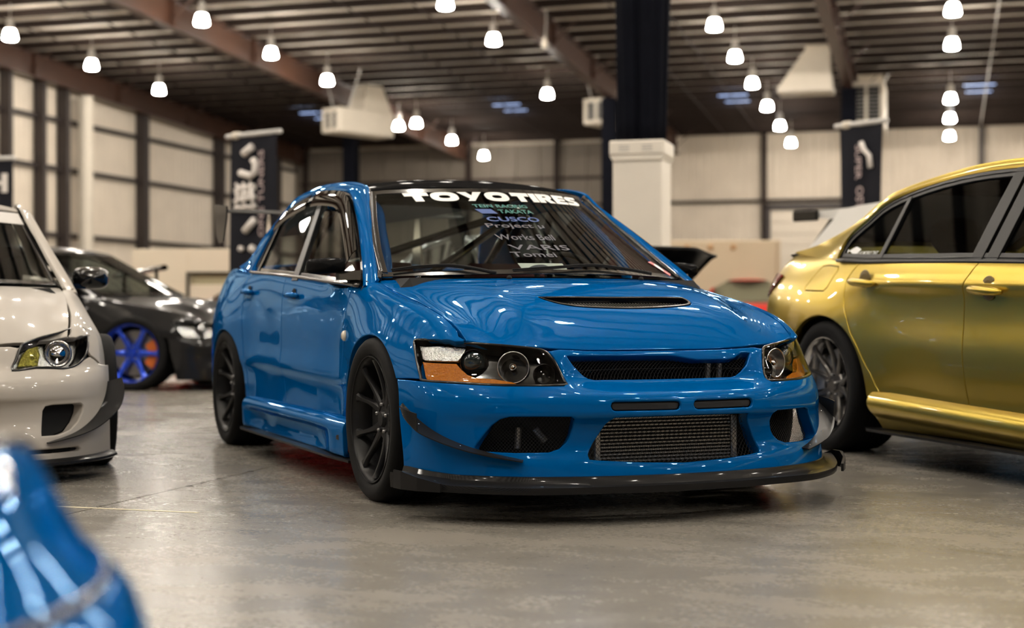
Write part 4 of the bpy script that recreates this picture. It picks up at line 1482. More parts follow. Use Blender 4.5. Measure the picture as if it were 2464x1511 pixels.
# cabin roof, screens
rx = lambda y: -.70 - .33 * (abs(y) / .55) ** 2
ro = [(rx(y), y) for y in np.linspace(-.553, .553, 25)] + [(x, .551) for x in np.linspace(-1.2, -2.2, 10)] + [(-2.34 + .06 * (abs(y) / .55) ** 2, y) for y in np.linspace(.552, -.552, 13)] + [(x, -.551) for x in np.linspace(-2.2, -1.2, 10)]
M_carbroof = carbon('carbon_roof', 420., (.005, .005, .0055), (.012, .012, .0125), coat=.05, spec=.0)
panel('roof', EV_ROOF, ro, h=.035, m=M_carbroof, parent=car, ref=RF, depth=.015, r=.004)
wso = [(y, .892 - .010 * (abs(y) / .715) ** 2) for y in np.linspace(-.712, .712, 15)] + [(.70, .90), (.66, 1.02), (.605, 1.16), (.565, 1.255), (.545, 1.292)] + [(y, 1.297) for y in np.linspace(.5, -.5, 11)] + [(-.545, 1.292), (-.565, 1.255), (-.605, 1.16), (-.66, 1.02), (-.70, .90)]
ws = panel('windscreen', EV_WS, wso, h=.05, m=M_glass, parent=car, ref=(-1.5, 0, .9), depth=.004, r=.001)
# black ceramic border and sun strip
wsi = inset2(wso, .020)
panel('windscreen_border', lambda y, z: EV_WS(y, z) + np.array([.0008, 0, .0008]), wso, [wsi], h=.05, m=M_trim, parent=ws, ref=(-1.5, 0, .9), depth=.003, r=.001)
ys = np.array([.72, .70, .66, .605, .565, .548]); zs = np.array([.868, .90, 1.02, 1.16, 1.255, 1.296])
for s_ in (-1, 1):
    MB().tube(EV_WS(s_ * ys, zs) + [.004, s_ * .006, .004], .012, 8).build('windscreen_moulding', M_trim, ws, smooth=True)
cowl = MB()
cy = np.linspace(-.70, .70, 30)
cwf = np.array([EV_HOOD([.07 - .43 * (abs(y) / .70) ** 2.2], [y])[0] for y in cy]) + [.0, 0, -.022]
cwb = EV_WS(cy, np.full(30, .895)) + [-.02, 0, -.016]
strip('cowl_panel', cwf, cwb, M_dark, car, .01, nv=4)
# wipers
for pts in ([(-.67, .902), (-.58, .914), (-.46, .916), (-.385, .898), (-.34, .882)], [(-.27, .897), (-.08, .910), (.10, .920), (.26, .905), (.40, .890)]):
    P = EV_WS([p[0] for p in pts], [p[1] for p in pts])
    P = dens(P, 20) + [.012, 0, .012]
    wp = MB().tube(P, [.004 + .004 * i / 19 for i in range(20)], 6).build('wiper', M_dark, car, smooth=True)
    MB().tube(P + [.006, 0, -.006], .003, 4).build('wiper_blade', M_rub, wp)
# lettering on the windscreen
def on_ws(V2, y0, z0, sx, sz, lift=.0025, shear=0.0):
    V2 = np.asarray(V2, float)
    P = EV_WS(y0 + V2[:, 0] * sx + V2[:, 1] * shear, z0 + V2[:, 1] * sz)
    _, du, dt, n = surf_frame(EV_WS, y0 + V2[:, 0] * sx, z0 + V2[:, 1] * sz, 1e-3, 1e-3)
    n = n * np.sign(n[:, :1])
    return P + n * lift
def ell(cx, cy, a, b, n=28, p=2.6):
    o = []
    for k in range(n):
        q = 2 * PI * k / n
        c, s_ = math.cos(q), math.sin(q)
        o.append((cx + a * math.copysign(abs(c) ** (2 / p), c), cy + b * math.copysign(abs(s_) ** (2 / p), s_)))
    return o
LET = {
 'T': (1.75, [[(0, 1), (1.75, 1), (1.75, .62), (1.2, .62), (1.2, 0), (.55, 0), (.55, .62), (0, .62)]], []),
 'O': (2.1, [ell(1.05, .5, 1.05, .52)], [ell(1.05, .5, .42, .17)]),
 'Y': (2.0, [[(0, 1), (.72, 1), (1.02, .62), (1.30, 1), (2.0, 1), (1.25, .25), (1.02, 0), (.45, 0), (.72, .26)]], []),
 'I': (.68, [[(0, 1), (.68, 1), (.68, 0), (0, 0)]], []),
 'R': (1.85, [[(0, 1), (1.25, 1), (1.62, .93), (1.75, .72), (1.62, .52), (1.38, .44), (1.85, 0), (1.1, 0), (.75, .36), (.66, .36), (.66, 0), (0, 0)]], [[(.66, .76), (1.0, .76), (1.06, .70), (1.0, .62), (.66, .62)]]),
 'E': (1.6, [[(0, 1), (1.58, 1), (1.58, .72), (.66, .72), (.66, .62), (1.5, .62), (1.5, .40), (.66, .40), (.66, .28), (1.6, .28), (1.6, 0), (0, 0)]], []),
 'S': (1.8, [[(1.7, 1), (.5, 1), (.12, .92), (0, .74), (.08, .55), (.4, .44), (1.06, .40), (1.1, .34), (1.0, .28), (.02, .28), (.02, 0), (1.25, 0), (1.66, .08), (1.8, .28), (1.7, .48), (1.4, .58), (.76, .63), (.72, .68), (.8, .72), (1.7, .72)]], []),
}
x = 0; items = []
for ch_ in 'TOYO TIRES':
    if ch_ == ' ': x += .25; continue
    wd, outs, hls = LET[ch_]
    items.append((ch_, x, outs, hls)); x += wd + .1
tot = x - .1
sx = .842 / tot
for ch_, xo, outs, hls in items:
    S_ = lambda u, v: on_ws(np.stack([u, v], 1), -.444, 1.229, sx, .045, .0035)
    panel('letter', S_, [(a + xo, b) for a, b in outs[0]], [[(a + xo, b) for a, b in q] for q in hls], scale=(.05, .045), h=.016, m=M_decal, parent=ws, depth=.0005, r=.0002, gap=0, ref=(-1.5, 0, .9))
def ws_text(s_, y0, y1, z0, z1, m, bold=.01, name='sponsor_decal', shear=0.0):
    V2, F2 = text2d(s_, bold)
    if not len(V2): return
    lo, hi = V2.min(0), V2.max(0)
    V2 = (V2 - lo) / (hi - lo)
    P = on_ws(V2, y0, z0, y1 - y0, z1 - z0, .003, shear)
    mesh(name, P, F2, m, ws)
M_teal = mat('teal_vinyl', (.004, .13, .115), .5)
M_bluev = mat('blue_vinyl', (.03, .075, .26), .5)
M_lil = mat('grey_vinyl', (.075, .075, .10), .5)
M_redv = mat('red_vinyl', (.55, .03, .03), .4)
ws_text('TEIN RACING', -.215, .025, 1.196, 1.212, M_teal, .03)
panel('sponsor_logo', lambda u, v: on_ws(np.stack([u, v], 1), 0, 0, 1, 1, .003), [(-.217, 1.188), (-.15, 1.188), (-.135, 1.166), (-.20, 1.166)], h=.02, m=M_bluev, parent=ws, depth=.0005, r=.0002, gap=0)
ws_text('TAKATA', -.125, .032, 1.168, 1.186, M_teal, .025)
ws_text('CUSCO', -.20, .032, 1.128, 1.150, M_bluev, .02)
ws_text('Project \u03bc', -.223, .028, 1.092, 1.118, M_lil, .012)
ws_text('Works Bell', -.22, .03, 1.040, 1.066, M_lil, .008)
ws_text('VARIS', -.20, .06, .995, 1.018, M_lil, .008)
ws_text('Tomei', -.215, -.03, .963, .985, M_lil, .008)
panel('parking_card', lambda u, v: on_ws(np.stack([u, v], 1), 0, 0, 1, 1, -.012), [(-.208, .949), (-.02, .949), (-.02, .915), (-.21, .912)], h=.03, m=M_decal, parent=ws, depth=.001, r=.0003, gap=0)
panel('card_print', lambda u, v: on_ws(np.stack([u, v], 1), 0, 0, 1, 1, -.010), smooth_poly([(-.185, .925), (-.15, .938), (-.11, .941), (-.09, .93), (-.085, .914), (-.13, .913), (-.19, .914)], 4), h=.02, m=M_lil, parent=ws, depth=.0006, r=.0002, gap=0)
st_o = [(.545, .957), (.575, .958), (.655, .898), (.635, .893)]
panel('red_event_sticker', lambda u, v: on_ws(np.stack([u, v], 1), 0, 0, 1, 1, .003), [(.525, .958), (.572, .962), (.668, .905), (.622, .895)], h=.02, m=M_redv, parent=ws, depth=.0005, r=.0002, gap=0)
panel('sticker_print', lambda u, v: on_ws(np.stack([u, v], 1), 0, 0, 1, 1, .0045), smooth_poly([(.565, .948), (.59, .945), (.61, .93), (.60, .915), (.58, .92), (.56, .935)], 4), h=.02, m=M_decal, parent=ws, depth=.0005, r=.0002, gap=0)

# rear screen, boot, tail
_rgp = [(-2.34, 0, 1.345), (-2.31, .5, 1.33), (-2.62, .60, 1.15), (-2.66, 0, 1.17), (-2.80, .66, 1.0), (-2.92, 0, 1.0), (-2.88, .4, 1.0)]
EV_RG = fitsurf(_rgp + [(a, -b, c) for a, b, c in _rgp], [(0, 0), (0, 1), (0, 2), (2, 0)], 0)
panel('rear_screen', EV_RG, [(-.70, .99), (.70, .99), (.64, 1.15), (.57, 1.30), (.555, 1.335), (0, 1.345), (-.555, 1.335), (-.57, 1.30), (-.64, 1.15)], h=.06, m=M_sglass, parent=car, ref=(-1.5, 0, 1.0), depth=.004)
def EV_BOOT(x, y):
    x = np.atleast_1d(np.asarray(x, float)); y = np.atleast_1d(np.asarray(y, float))
    return np.stack([x, y, 1.0 + .02 * np.cos(y * 2) - .02 * (y / .7) ** 4 - .03 * np.clip((-3.3 - x) / .15, 0, 1) ** 2], 1)
panel('boot_lid', EV_BOOT, [(-2.86, -.70), (-2.86, .70), (-3.15, .695), (-3.42, .63), (-3.46, 0), (-3.42, -.63), (-3.15, -.695)], h=.05, m=M_blue, parent=car, ref=RF, depth=.03, r=.006)
_tz = [(-3.40, .985), (-3.47, .93), (-3.50, .80), (-3.53, .66), (-3.56, .50), (-3.55, .35), (-3.50, .23)]
TAILG = []
for xx, zz in _tz:
    hw = abs(EV_SIDE([-3.41], [EV_SIDE.t_of(-3.41, zz)])[0][1]) - .002
    TAILG.append([(xx + (-3.40 - xx) * (abs(y) / hw) ** 4, y, zz) for y in np.linspace(-hw, hw, 25)])
TAILG = np.array(TAILG)
grid_surf('rear_bumper', TAILG, M_blue, car, .02)
M_tail = mat('tail_lamp_red', (.35, .01, .01), .12, coat=1)
for s_ in (-1, 1):
    MB().bbox(-3.535, -3.42, min(s_ * .42, s_ * .70), max(s_ * .42, s_ * .70), .74, .88, .02).build('tail_lamp', M_tail, car, angle=40)

# rear wing
wing = empty('rear_wing', (0, 0, 0), parent=car)
pf = [(0, .0), (-.03, .016), (-.10, .022), (-.20, .012), (-.27, .0), (-.20, .002), (-.10, .004), (-.03, -.006)]
MB().prism([(-3.12 + a, 1.325 + b + .10 * max(0, -a - .1)) for a, b in pf], -.755, .755, lambda u, v, w_: (u, w_, v)).build('wing_blade', M_carb, wing, angle=50)
for s_ in (-1, 1):
    MB().prism([(-3.09, 1.355), (-3.42, 1.385), (-3.43, 1.36), (-3.38, 1.20), (-3.30, 1.145), (-3.18, 1.15), (-3.10, 1.29)], s_ * .755, s_ * .765, lambda u, v, w_: (u, w_, v)).build('wing_end_plate', M_carb, wing)
    MB().prism([(-3.18, 1.32), (-3.26, 1.325), (-3.33, 1.01), (-3.15, 1.01)], s_ * .47, s_ * .48, lambda u, v, w_: (u, w_, v)).build('wing_stand', M_chrome, wing)

# side skirts
sk = []
stn = [(-.33, 0), (-.42, 0), (-.55, 0), (-.68, .6), (-.85, 1), (-1.2, 1), (-1.6, 1), (-1.95, 1), (-2.08, .5), (-2.15, 0), (-2.19, 0)]
for x_, rc in stn:
    lo = .0
    sk.append([(.832, .300), (.858, .288), (.876 - .0 * rc, .268), (.881 - .006 * rc, .245), (.880 - .038 * rc, .228), (.878 - .042 * rc, .19), (.876 - .036 * rc, .155), (.868 - .022 * rc, .137), (.84, .132)])
SKL = Loft([s_[0] for s_ in stn], sk, side_out)
sr = panel('side_skirt', SKL, [(x_, 0.0) for x_ in np.linspace(-.36, -2.18, 20)] + [(-2.18, t) for t in (2, 4, 6, 8)] + [(x_, 8.0) for x_ in np.linspace(-2.1, -.4, 18)] + [(-.36, 8), (-.35, 6), (-.35, 4), (-.35, 2)], scale=(1, .03), h=.02, m=M_blue, parent=car, ref=(-1.2, 0, .2), depth=.02, r=.004, mirror=True)
for o_, s_ in zip(sr, (-1, 1)):
    MB().box(-.445, -.405, s_ * .8785 - .0015, s_ * .8785 + .0015, .205, .228).build('skirt_badge', M_trim, o_)
for s_ in (-1, 1):
    MB().prism([(-.255, s_ * .84), (-.255, s_ * .885), (-.5, s_ * .90), (-2.1, s_ * .905), (-2.18, s_ * .89), (-2.18, s_ * .80), (-.3, s_ * .80)], .124, .133).build('skirt_extension', M_carb, car)

# door handles, markers, mirrors
for par, x0 in ((fdr, -1.32), (rdr, -2.20)):
    for s_, pp in ((-1, par), (1, {fdr: fdl, rdr: rdl}[par])):
        z = .812 if x0 > -2 else .838
        p = EV_SIDE([x0], [EV_SIDE.t_of(x0, z)])[0]
        hx = np.linspace(-.105, .105, 9)
        P = [(x0 + h_, s_ * (abs(p[1]) + .010 + .018 * (1 - (h_ / .105) ** 2)), z + .004 * (1 - (h_ / .105) ** 2)) for h_ in hx]
        hd = MB().tube(P, [.008, .012, .014, .014, .014, .014, .014, .012, .008], 10).build('door_handle', M_blue, pp, smooth=True)
        MB().lathe([(0, -.002), (.034, -.002), (.036, .002), (.0, .0035)], 20, 'y', (x0, s_ * abs(p[1]), z)).build('handle_recess', M_dark, pp)
p = EV_SIDE([-.425], [EV_SIDE.t_of(-.425, .637)])[0]
M_mark = mat('clear_marker', (.75, .68, .55), .2, coat=.8)
for s_, pp in ((-1, fr_), (1, fl_)):
    MB().lathe([(.0, .016), (.012, .015), (.021, .009), (.024, 0), (0, 0)], 18, 'y', (0, 0, 0)).build('side_marker', M_mark, pp, smooth=True)
    mk_ = pp.children[-1] if pp.children else None
    mk_.location = (-.425, s_ * (abs(p[1]) - .001), .637); mk_.scale = (1.1, s_, 1)
def side_mirror(s_):
    o = empty('door_mirror', (0, 0, 0), parent=car)
    # shell
    c = np.array([-.60, .872, .936])
    V = []; F = []; n = 26
    secs = [(-.062, .86, .88), (-.06, .98, .98), (-.02, 1.0, 1.0), (.02, .95, .93), (.05, .78, .74), (.065, .5, .45), (.07, .02, .02)]
    for dx, sw, sh in secs:
        for k in range(n):
            a = 2 * PI * k / n
            ca, sa = math.cos(a), math.sin(a)
            y = .076 * sw * math.copysign(abs(ca) ** .42, ca); z = .034 * sh * math.copysign(abs(sa) ** .5, sa)
            z += .0 if ca < 0 else -.004
            V.append((c[0] + dx - y * .12, s_ * (c[1] + y), c[2] + z))
    for i in range(len(secs) - 1):
        for k in range(n):
            F.append((i * n + k, i * n + (k + 1) % n, (i + 1) * n + (k + 1) % n, (i + 1) * n + k))
    F.append(tuple(range(n)))
    MB().add(V, F).build('mirror_shell', M_carbroof, o, angle=50)
    MB().prism([(-.58, s_ * .785), (-.40, s_ * .785), (-.55, s_ * .835), (-.60, s_ * .835)], .872, .91).build('mirror_foot', M_trim, o)
    MB().box(-.664, -.660, min(s_ * .81, s_ * .935), max(s_ * .81, s_ * .935), .912, .962).build('mirror_glass', M_chrome, o)
side_mirror(-1); side_mirror(1)

# wheels
for x_, nm in ((0, 'front'), (-2.625, 'rear')):
    for s_ in (-1, 1):
        wheel('wheel', car, (x_, s_ * .875, .319), s_ < 0, caliper=(M_dark, 150, 205) if x_ == 0 else (M_dark, -20, 25), disc_m=mat('dark_disc', (.05, .05, .052), .4, metal=.8))

# wheel wells, floor pan, inner shell
ub = MB().box(-3.35, .35, -.60, .60, .14, .30).box(-2.2, -.42, -.80, .80, .16, .28)
ub.build('floor_pan', M_dark, car)
for x_ in (0, -2.625):
    for s_ in (-1, 1):
        b = MB()
        prf = [(.385, .80), (.385, .60), (.05, .585)]
        V = []; n = 22
        for i in range(n + 1):
            a = math.radians(-8 + 196 * i / n)
            for rr, yy in prf:
                V.append((x_ - .004 + rr * math.cos(a), s_ * yy, .30 + rr * math.sin(a)))
        b.add(V, [(i * 3 + j, i * 3 + j + 1, (i + 1) * 3 + j + 1, (i + 1) * 3 + j) for i in range(n) for j in range(2)])
        b.build('wheel_well', M_dark, car)

# cabin
MB().bbox(-.62, -.10, -.70, .70, .62, .875, .04).build('dashboard', M_dark, car, angle=40)
MB().box(-2.9, -2.25, -.62, .62, .82, .93).build('parcel_shelf', M_dark, car)
MB().box(-.45, -.10, -.66, .66, .3, .62).build('firewall', M_dark, car)
for s_ in (-1, 1):
    MB().bbox(-2.2, -.5, min(s_ * .74, s_ * .78), max(s_ * .74, s_ * .78), .28, .86, .01).build('door_card', M_dark, car)
    seat = empty('bucket_seat', (-1.35, s_ * .36, 0), parent=car)
    MB().bbox(-.05, .45, -.24, .24, .30, .46, .05).build('seat_cushion', M_red, seat, angle=50)
    MB().prism([(-.22, .42), (-.02, .40), (-.10, .70), (-.14, .92), (-.20, .985), (-.28, .96), (-.28, .75)], -.20, .20, lambda u, v, w_: (u, w_, v)).build('seat_back', M_red, seat)
    for q in (-1, 1):
        MB().prism([(-.22, .50), (.02, .48), (-.05, .74), (-.10, .88), (-.24, .82)], q * .20, q * .26, lambda u, v, w_: (u, w_, v)).build('seat_bolster', M_red, seat)
sw = empty('steering_wheel', (0, 0, 0), parent=car)
ring = []
for k in range(33):
    a = 2 * PI * k / 32
    ring.append((-.78 - .07 * math.sin(a), .36 + .165 * math.cos(a), .86 + .15 * math.sin(a)))
MB().tube(ring, .014, 8, cap=False).build('wheel_ring', M_dark, sw, smooth=True)
MB().tube([(-.78, .20, .86), (-.76, .36, .85), (-.78, .52, .86)], .012, 6).tube([(-.76, .36, .85), (-.5, .36, .76)], .03, 8).build('wheel_spokes', M_dark, sw)
cage = empty('roll_cage', (0, 0, 0), parent=car)
def bar(pts, m=M_trim, r=.021):
    MB().tube(dens(pts, 24) if len(pts) > 2 else pts, r, 10).build('cage_tube', m, cage, smooth=True)
bar([(-1.62, -.70, .30), (-1.66, -.665, .95), (-1.70, -.55, 1.24), (-1.70, -.40, 1.315), (-1.70, 0, 1.33), (-1.70, .40, 1.315), (-1.70, .55, 1.24), (-1.66, .665, .95), (-1.62, .70, .30)])
bar([(-1.66, -.60, .55), (-1.70, .50, 1.26)])
bar([(-1.70, -.50, 1.27), (-2.5, -.55, .85)]); bar([(-1.70, .50, 1.27), (-2.5, .55, .85)])
bar([(-1.70, .48, 1.27), (-2.45, -.52, .90)])
bar([(-1.66, -.64, .80), (-1.66, .64, .80)])
for s_ in (-1, 1):
    bar([(-1.70, s_ * .53, 1.27), (-1.2, s_ * .53, 1.26), (-1.02, s_ * .515, 1.22), (-.82, s_ * .555, 1.09), (-.66, s_ * .585, .95), (-.60, s_ * .61, .7)], M_blue, .024)
MB().bbox(-.60, -.545, -.17, .05, 1.17, 1.215, .012).build('cabin_mirror', M_trim, car, angle=50)
# ------------------------------------------------------------------ gold saloon on the right (x forward from rear axle)
M_gold = paint('gold_paint', (0.52, 0.375, 0.048), metal=.88, rough=.30, flake=1, var=.08)
gold = empty('gold_sedan', (2.523, 8.008, 0), math.radians(-73.5), label='metallic gold four-door saloon with dark multi-spoke wheel and black window trim', cat='car')
GST = {
 -1.02: [(.46,1.00),(.53,.97),(.59,.92),(.63,.86),(.66,.78),(.675,.68),(.68,.55),(.68,.42),(.67,.30),(.65,.22)],
 -.90: [(.60,1.04),(.655,1.00),(.705,.94),(.745,.87),(.775,.78),(.785,.68),(.79,.55),(.79,.42),(.78,.3),(.76,.22)],
 -.70: [(.69,1.062),(.735,1.02),(.78,.95),(.82,.87),(.85,.79),(.865,.69),(.87,.56),(.87,.42),(.86,.3),(.84,.2)],
 -.45: [(.735,1.062),(.775,1.02),(.82,.955),(.86,.88),(.893,.79),(.91,.69),(.913,.56),(.913,.42),(.905,.3),(.885,.2)],
 -.2: [(.785,1.04),(.815,1.0),(.845,.95),(.882,.875),(.917,.79),(.937,.69),(.939,.57),(.939,.42),(.932,.3),(.91,.2)],
 .05: [(.83,1.012),(.848,.98),(.867,.94),(.893,.875),(.922,.79),(.942,.69),(.942,.57),(.942,.42),(.936,.3),(.915,.19)],
 .35: [(.847,.992),(.861,.965),(.877,.93),(.898,.878),(.907,.80),(.920,.70),(.927,.57),(.927,.42),(.92,.31),(.905,.2)],
 .6: [(.852,.985),(.866,.958),(.882,.925),(.904,.876),(.894,.81),(.896,.71),(.907,.58),(.905,.45),(.895,.35),(.895,.28)],
 1.28: [(.854,.965),(.869,.940),(.885,.907),(.906,.858),(.893,.79),(.893,.69),(.908,.56),(.903,.44),(.89,.34),(.890,.265)],
 2.0: [(.85,.937),(.866,.914),(.884,.882),(.904,.835),(.892,.77),(.893,.68),(.907,.55),(.902,.43),(.89,.34),(.89,.265)],
 2.5: [(.83,.912),(.85,.892),(.875,.862),(.905,.81),(.922,.73),(.932,.63),(.936,.53),(.936,.42),(.93,.32),(.92,.2)],
 2.812: [(.79,.89),(.82,.875),(.855,.845),(.897,.79),(.925,.71),(.938,.61),(.94,.52),(.94,.42),(.935,.32),(.92,.2)],
 3.2: [(.70,.83),(.745,.815),(.80,.78),(.855,.72),(.892,.65),(.91,.57),(.915,.5),(.915,.42),(.91,.32),(.9,.2)],
 3.55: [(.58,.70),(.63,.69),(.685,.67),(.74,.63),(.78,.58),(.80,.52),(.80,.46),(.80,.4),(.8,.3),(.79,.2)],
}
GS = Loft(list(GST), list(GST.values()), side_out)
GR = (1.2, 0, .5)
gt = lambda x, z: (x, GS.t_of(x, z))
def gsill(x): return .325 - .03 * (x - .45)
rs = [(.30, 0.0), (.262, GS.t_of(.262, .96)), (.222, GS.t_of(.222, .893)), (.232, GS.t_of(.232, .82)), (.250, GS.t_of(.25, .76)), (.321, GS.t_of(.321, .636)), (.404, GS.t_of(.404, .545)), (.50, GS.t_of(.5, .43)), (.575, GS.t_of(.575, gsill(.575)))]
ds = [(1.345, 0.0), (1.31, GS.t_of(1.31, .91)), (1.283, GS.t_of(1.283, .85)), (1.272, GS.t_of(1.272, .70)), (1.285, GS.t_of(1.285, .54)), (1.30, GS.t_of(1.30, .36)), (1.315, GS.t_of(1.315, gsill(1.315)))]
SSg = (1.0, .085)
grd = [(x, 0.0) for x in np.linspace(.30, 1.345, 12)] + ds[1:] + [(x, GS.t_of(x, gsill(x))) for x in np.linspace(1.2, .65, 6)] + rs[::-1][:-1]
gr1, gr2 = panel('rear_door', GS, grd, scale=SSg, h=.025, m=M_gold, parent=gold, ref=GR, depth=.02, r=.004, gap=.002, mirror=True)
fe = [(2.38, 0.0), (2.36, 2.0), (2.33, 4.0), (2.30, 6.0), (2.28, GS.t_of(2.28, .27))]
gfd = [(x, 0.0) for x in np.linspace(1.345, 2.38, 10)] + fe[1:] + [(x, GS.t_of(x, gsill(x))) for x in np.linspace(2.2, 1.4, 8)] + ds[::-1][:-1]
gf1, gf2 = panel('front_door', GS, gfd, scale=SSg, h=.025, m=M_gold, parent=gold, ref=GR, depth=.02, r=.004, gap=.002, mirror=True)
gq = [(x, 0.0) for x in np.linspace(.30, -1.0, 14)] + [(-1.0, t) for t in (2, 4, 6, 8)] + [gt(-1.0, .24), gt(-.6, .23), gt(-.44, .24)]
gq += [gt(x, z) for x, z in arc_pts(.02, .31, .435, .405, 178, 1, 36)] + [gt(.49, .23), gt(.52, .315)] + rs[::-1][:-1]
flap = [gt(-.125, .982), gt(-.05, .985), gt(.07, .975), gt(.088, .955), gt(.03, .865), gt(.0, .846), gt(-.10, .848), gt(-.225, .852), gt(-.24, .866), gt(-.16, .955)]
gqo = panel('quarter_panel', GS, gq, [flap], scale=SSg, h=.025, m=M_gold, parent=gold, ref=GR, depth=.03, r=.004, gap=.0015, hole_depth=.012)
panel('fuel_flap', GS, flap, scale=SSg, h=.03, m=M_gold, parent=gqo, ref=GR, depth=.012, r=.003, gap=.0022)
gq2 = panel('quarter_panel', lambda x, t: GS(x, t) * [1, -1, 1], gq, scale=SSg, h=.04, m=M_gold, parent=gold, ref=GR, depth=.03, r=.004)
gff = [(x, 0.0) for x in np.linspace(2.38, 3.5, 10)] + [(3.5, t) for t in (3, 6)] + [gt(3.5, .25), gt(3.25, .25)] + [gt(x, z) for x, z in arc_pts(2.812, .31, .41, .40, 2, 178, 24)] + [gt(2.38, .23)] + fe[::-1]
panel('front_fender', GS, gff, scale=SSg, h=.035, m=M_gold, parent=gold, ref=GR, depth=.03, r=.004, mirror=True)
# roof rail / pillars
gI = [(.05, .838, 1.010), (.052, .815, 1.065), (.068, .793, 1.112), (.115, .772, 1.158), (.213, .745, 1.215), (.33, .722, 1.285), (.52, .70, 1.335), (.80, .677, 1.372), (1.09, .67, 1.387), (1.40, .67, 1.380), (1.75, .68, 1.345), (2.08, .72, 1.25), (2.35, .775, 1.10), (2.55, .825, .945)]
gO = [(-.62, .735, 1.068), (-.46, .70, 1.095), (-.33, .682, 1.128), (-.19, .66, 1.172), (-.04, .640, 1.230), (.11, .628, 1.300), (.29, .615, 1.358), (.68, .60, 1.408), (1.01, .595, 1.432), (1.35, .598, 1.427), (1.68, .61, 1.392), (1.98, .645, 1.29), (2.22, .70, 1.15), (2.42, .77, .97)]
q = np.linspace(0, 1, len(gI))
gId = spl(q, np.array(gI), np.linspace(0, 1, 90)) * [1, -1, 1]; gOd = spl(q, np.array(gO), np.linspace(0, 1, 90)) * [1, -1, 1]
gb = strip('pillar_frame', gId[::-1], gOd[::-1], M_gold, gold, .012, bulge=.018, nv=11)
mirror_obj(gb)
gw = np.concatenate([gId, np.stack([np.linspace(2.5, .08, 40), np.full(40, -.848), np.interp(np.linspace(2.5, .08, 40), [.05, .35, 1.28, 2.5], [1.010, .992, .965, .915])], 1)])
GGL = fitsurf([tuple(p) for p in gId[::3]] + [(x, -.852, z) for x, z in ((.3, .995), (.8, .98), (1.3, .967), (2.0, .94))] + [(1.0, -.745, 1.20), (1.6, -.75, 1.19)], [(0, 0), (1, 0), (0, 1), (2, 0), (0, 2), (1, 1)], 1)
gz = lambda dy: (lambda x, z: GGL(x, z) + np.array([0, dy, 0]))
g2 = gw[:, [0, 2]]
M_rubt = mat('rubber_window_trim', (.007, .007, .0075), .34, spec=.3)
panel('window_surround', gz(.0), g2[::2], [inset2(g2[::3], .040)], h=.03, m=M_rubt, parent=gold, ref=GR, depth=.012, r=.004, mirror=True)
panel('window_chrome_line', gz(-.006), inset2(g2[::2], .014), [inset2(g2[::3], .020)], h=.05, m=M_trim, parent=gold, ref=GR, depth=.006, r=.002)
gin2 = inset2(g2[::3], .030)
M_tint = glass('tinted_glass', (.20, .22, .22), .05)
xg1 = lambda z: .47 - .28 * (z - 1.0) + .5 * (z - 1.0)
xg2 = lambda z: 1.36 + .22 * (z - .96)
rearq = split_at(gin2, lambda z: xg1(z) + .01, False)
mid_ = split_at(split_at(gin2, lambda z: xg1(z) + .0, True), lambda z: xg2(z) - .09, False)
frn = split_at(gin2, lambda z: xg2(z) + .09, True)
qg = panel('quarter_window', gz(.012), rearq, h=.05, m=M_tint, parent=gold, ref=GR, depth=.003, mirror=True)
panel('rear_window', gz(.012), mid_, h=.06, m=M_tint, parent=gold, ref=GR, depth=.003, mirror=True)
panel('front_window', gz(.012), frn, h=.06, m=M_tint, parent=gold, ref=GR, depth=.003, mirror=True)
for d0, d1, m_, dy in ((-.105, -.012, M_pil, -.004), (.012, .105, M_pil, -.004)):
    panel('door_pillar', gz(dy), [(xg2(z) + d, z) for z, d in ((.955, d0), (.955, d1), (1.18, d1), (1.385, d1 * .9), (1.385, d0 * .9), (1.18, d0))], h=.04, m=m_, parent=gold, ref=GR, depth=.02, r=.003, mirror=True)
panel('quarter_divider', gz(-.003), [(xg1(z) + d, z) for z, d in ((.985, -.022), (.985, .022), (1.16, .02), (1.315, .018), (1.315, -.018), (1.16, -.02))], h=.04, m=M_rubt, parent=gold, ref=GR, depth=.015, r=.003, mirror=True)
bx = np.linspace(.06, 2.5, 30)
bmz = np.interp(bx, [.05, .35, 1.28, 2.5], [1.008, .990, .963, .913])
mo = MB().tube(np.stack([bx, np.full(30, -.853), bmz], 1), .010, 8).build('belt_moulding', M_rubt, gold, smooth=True)
mirror_obj(mo)
# quarter-window stickers
def gdec(u, v): return gz(-.001)(u, v) + np.array([0, -.0, 0])
fish = smooth_poly([(.075, 1.034), (.10, 1.045), (.13, 1.053), (.165, 1.046), (.19, 1.036), (.17, 1.026), (.15, 1.012), (.12, 1.016), (.095, 1.026)], 4)
dec = qg[0]
panel('fish_sticker', gz(.008), [(x + .045, z + .022) for x, z in fish], h=.01, m=M_decal, parent=dec, ref=GR, depth=.0005, r=.0002, gap=0)
panel('fish_sticker_tail', gz(.008), [(.118, 1.056), (.098, 1.067), (.100, 1.044)], h=.01, m=M_decal, parent=dec, ref=GR, depth=.0005, r=.0002, gap=0)
V2, F2 = text2d('CANLAS MOBILE TINT', .01)
lo, hi = V2.min(0), V2.max(0)
V2 = (V2 - lo) / (hi - lo)
mesh('tint_lettering', gz(.0075)(.165 + V2[:, 0] * .25 + V2[:, 1] * .006, 1.034 + V2[:, 1] * .018 - .008 * V2[:, 0]), F2, M_decal, dec)
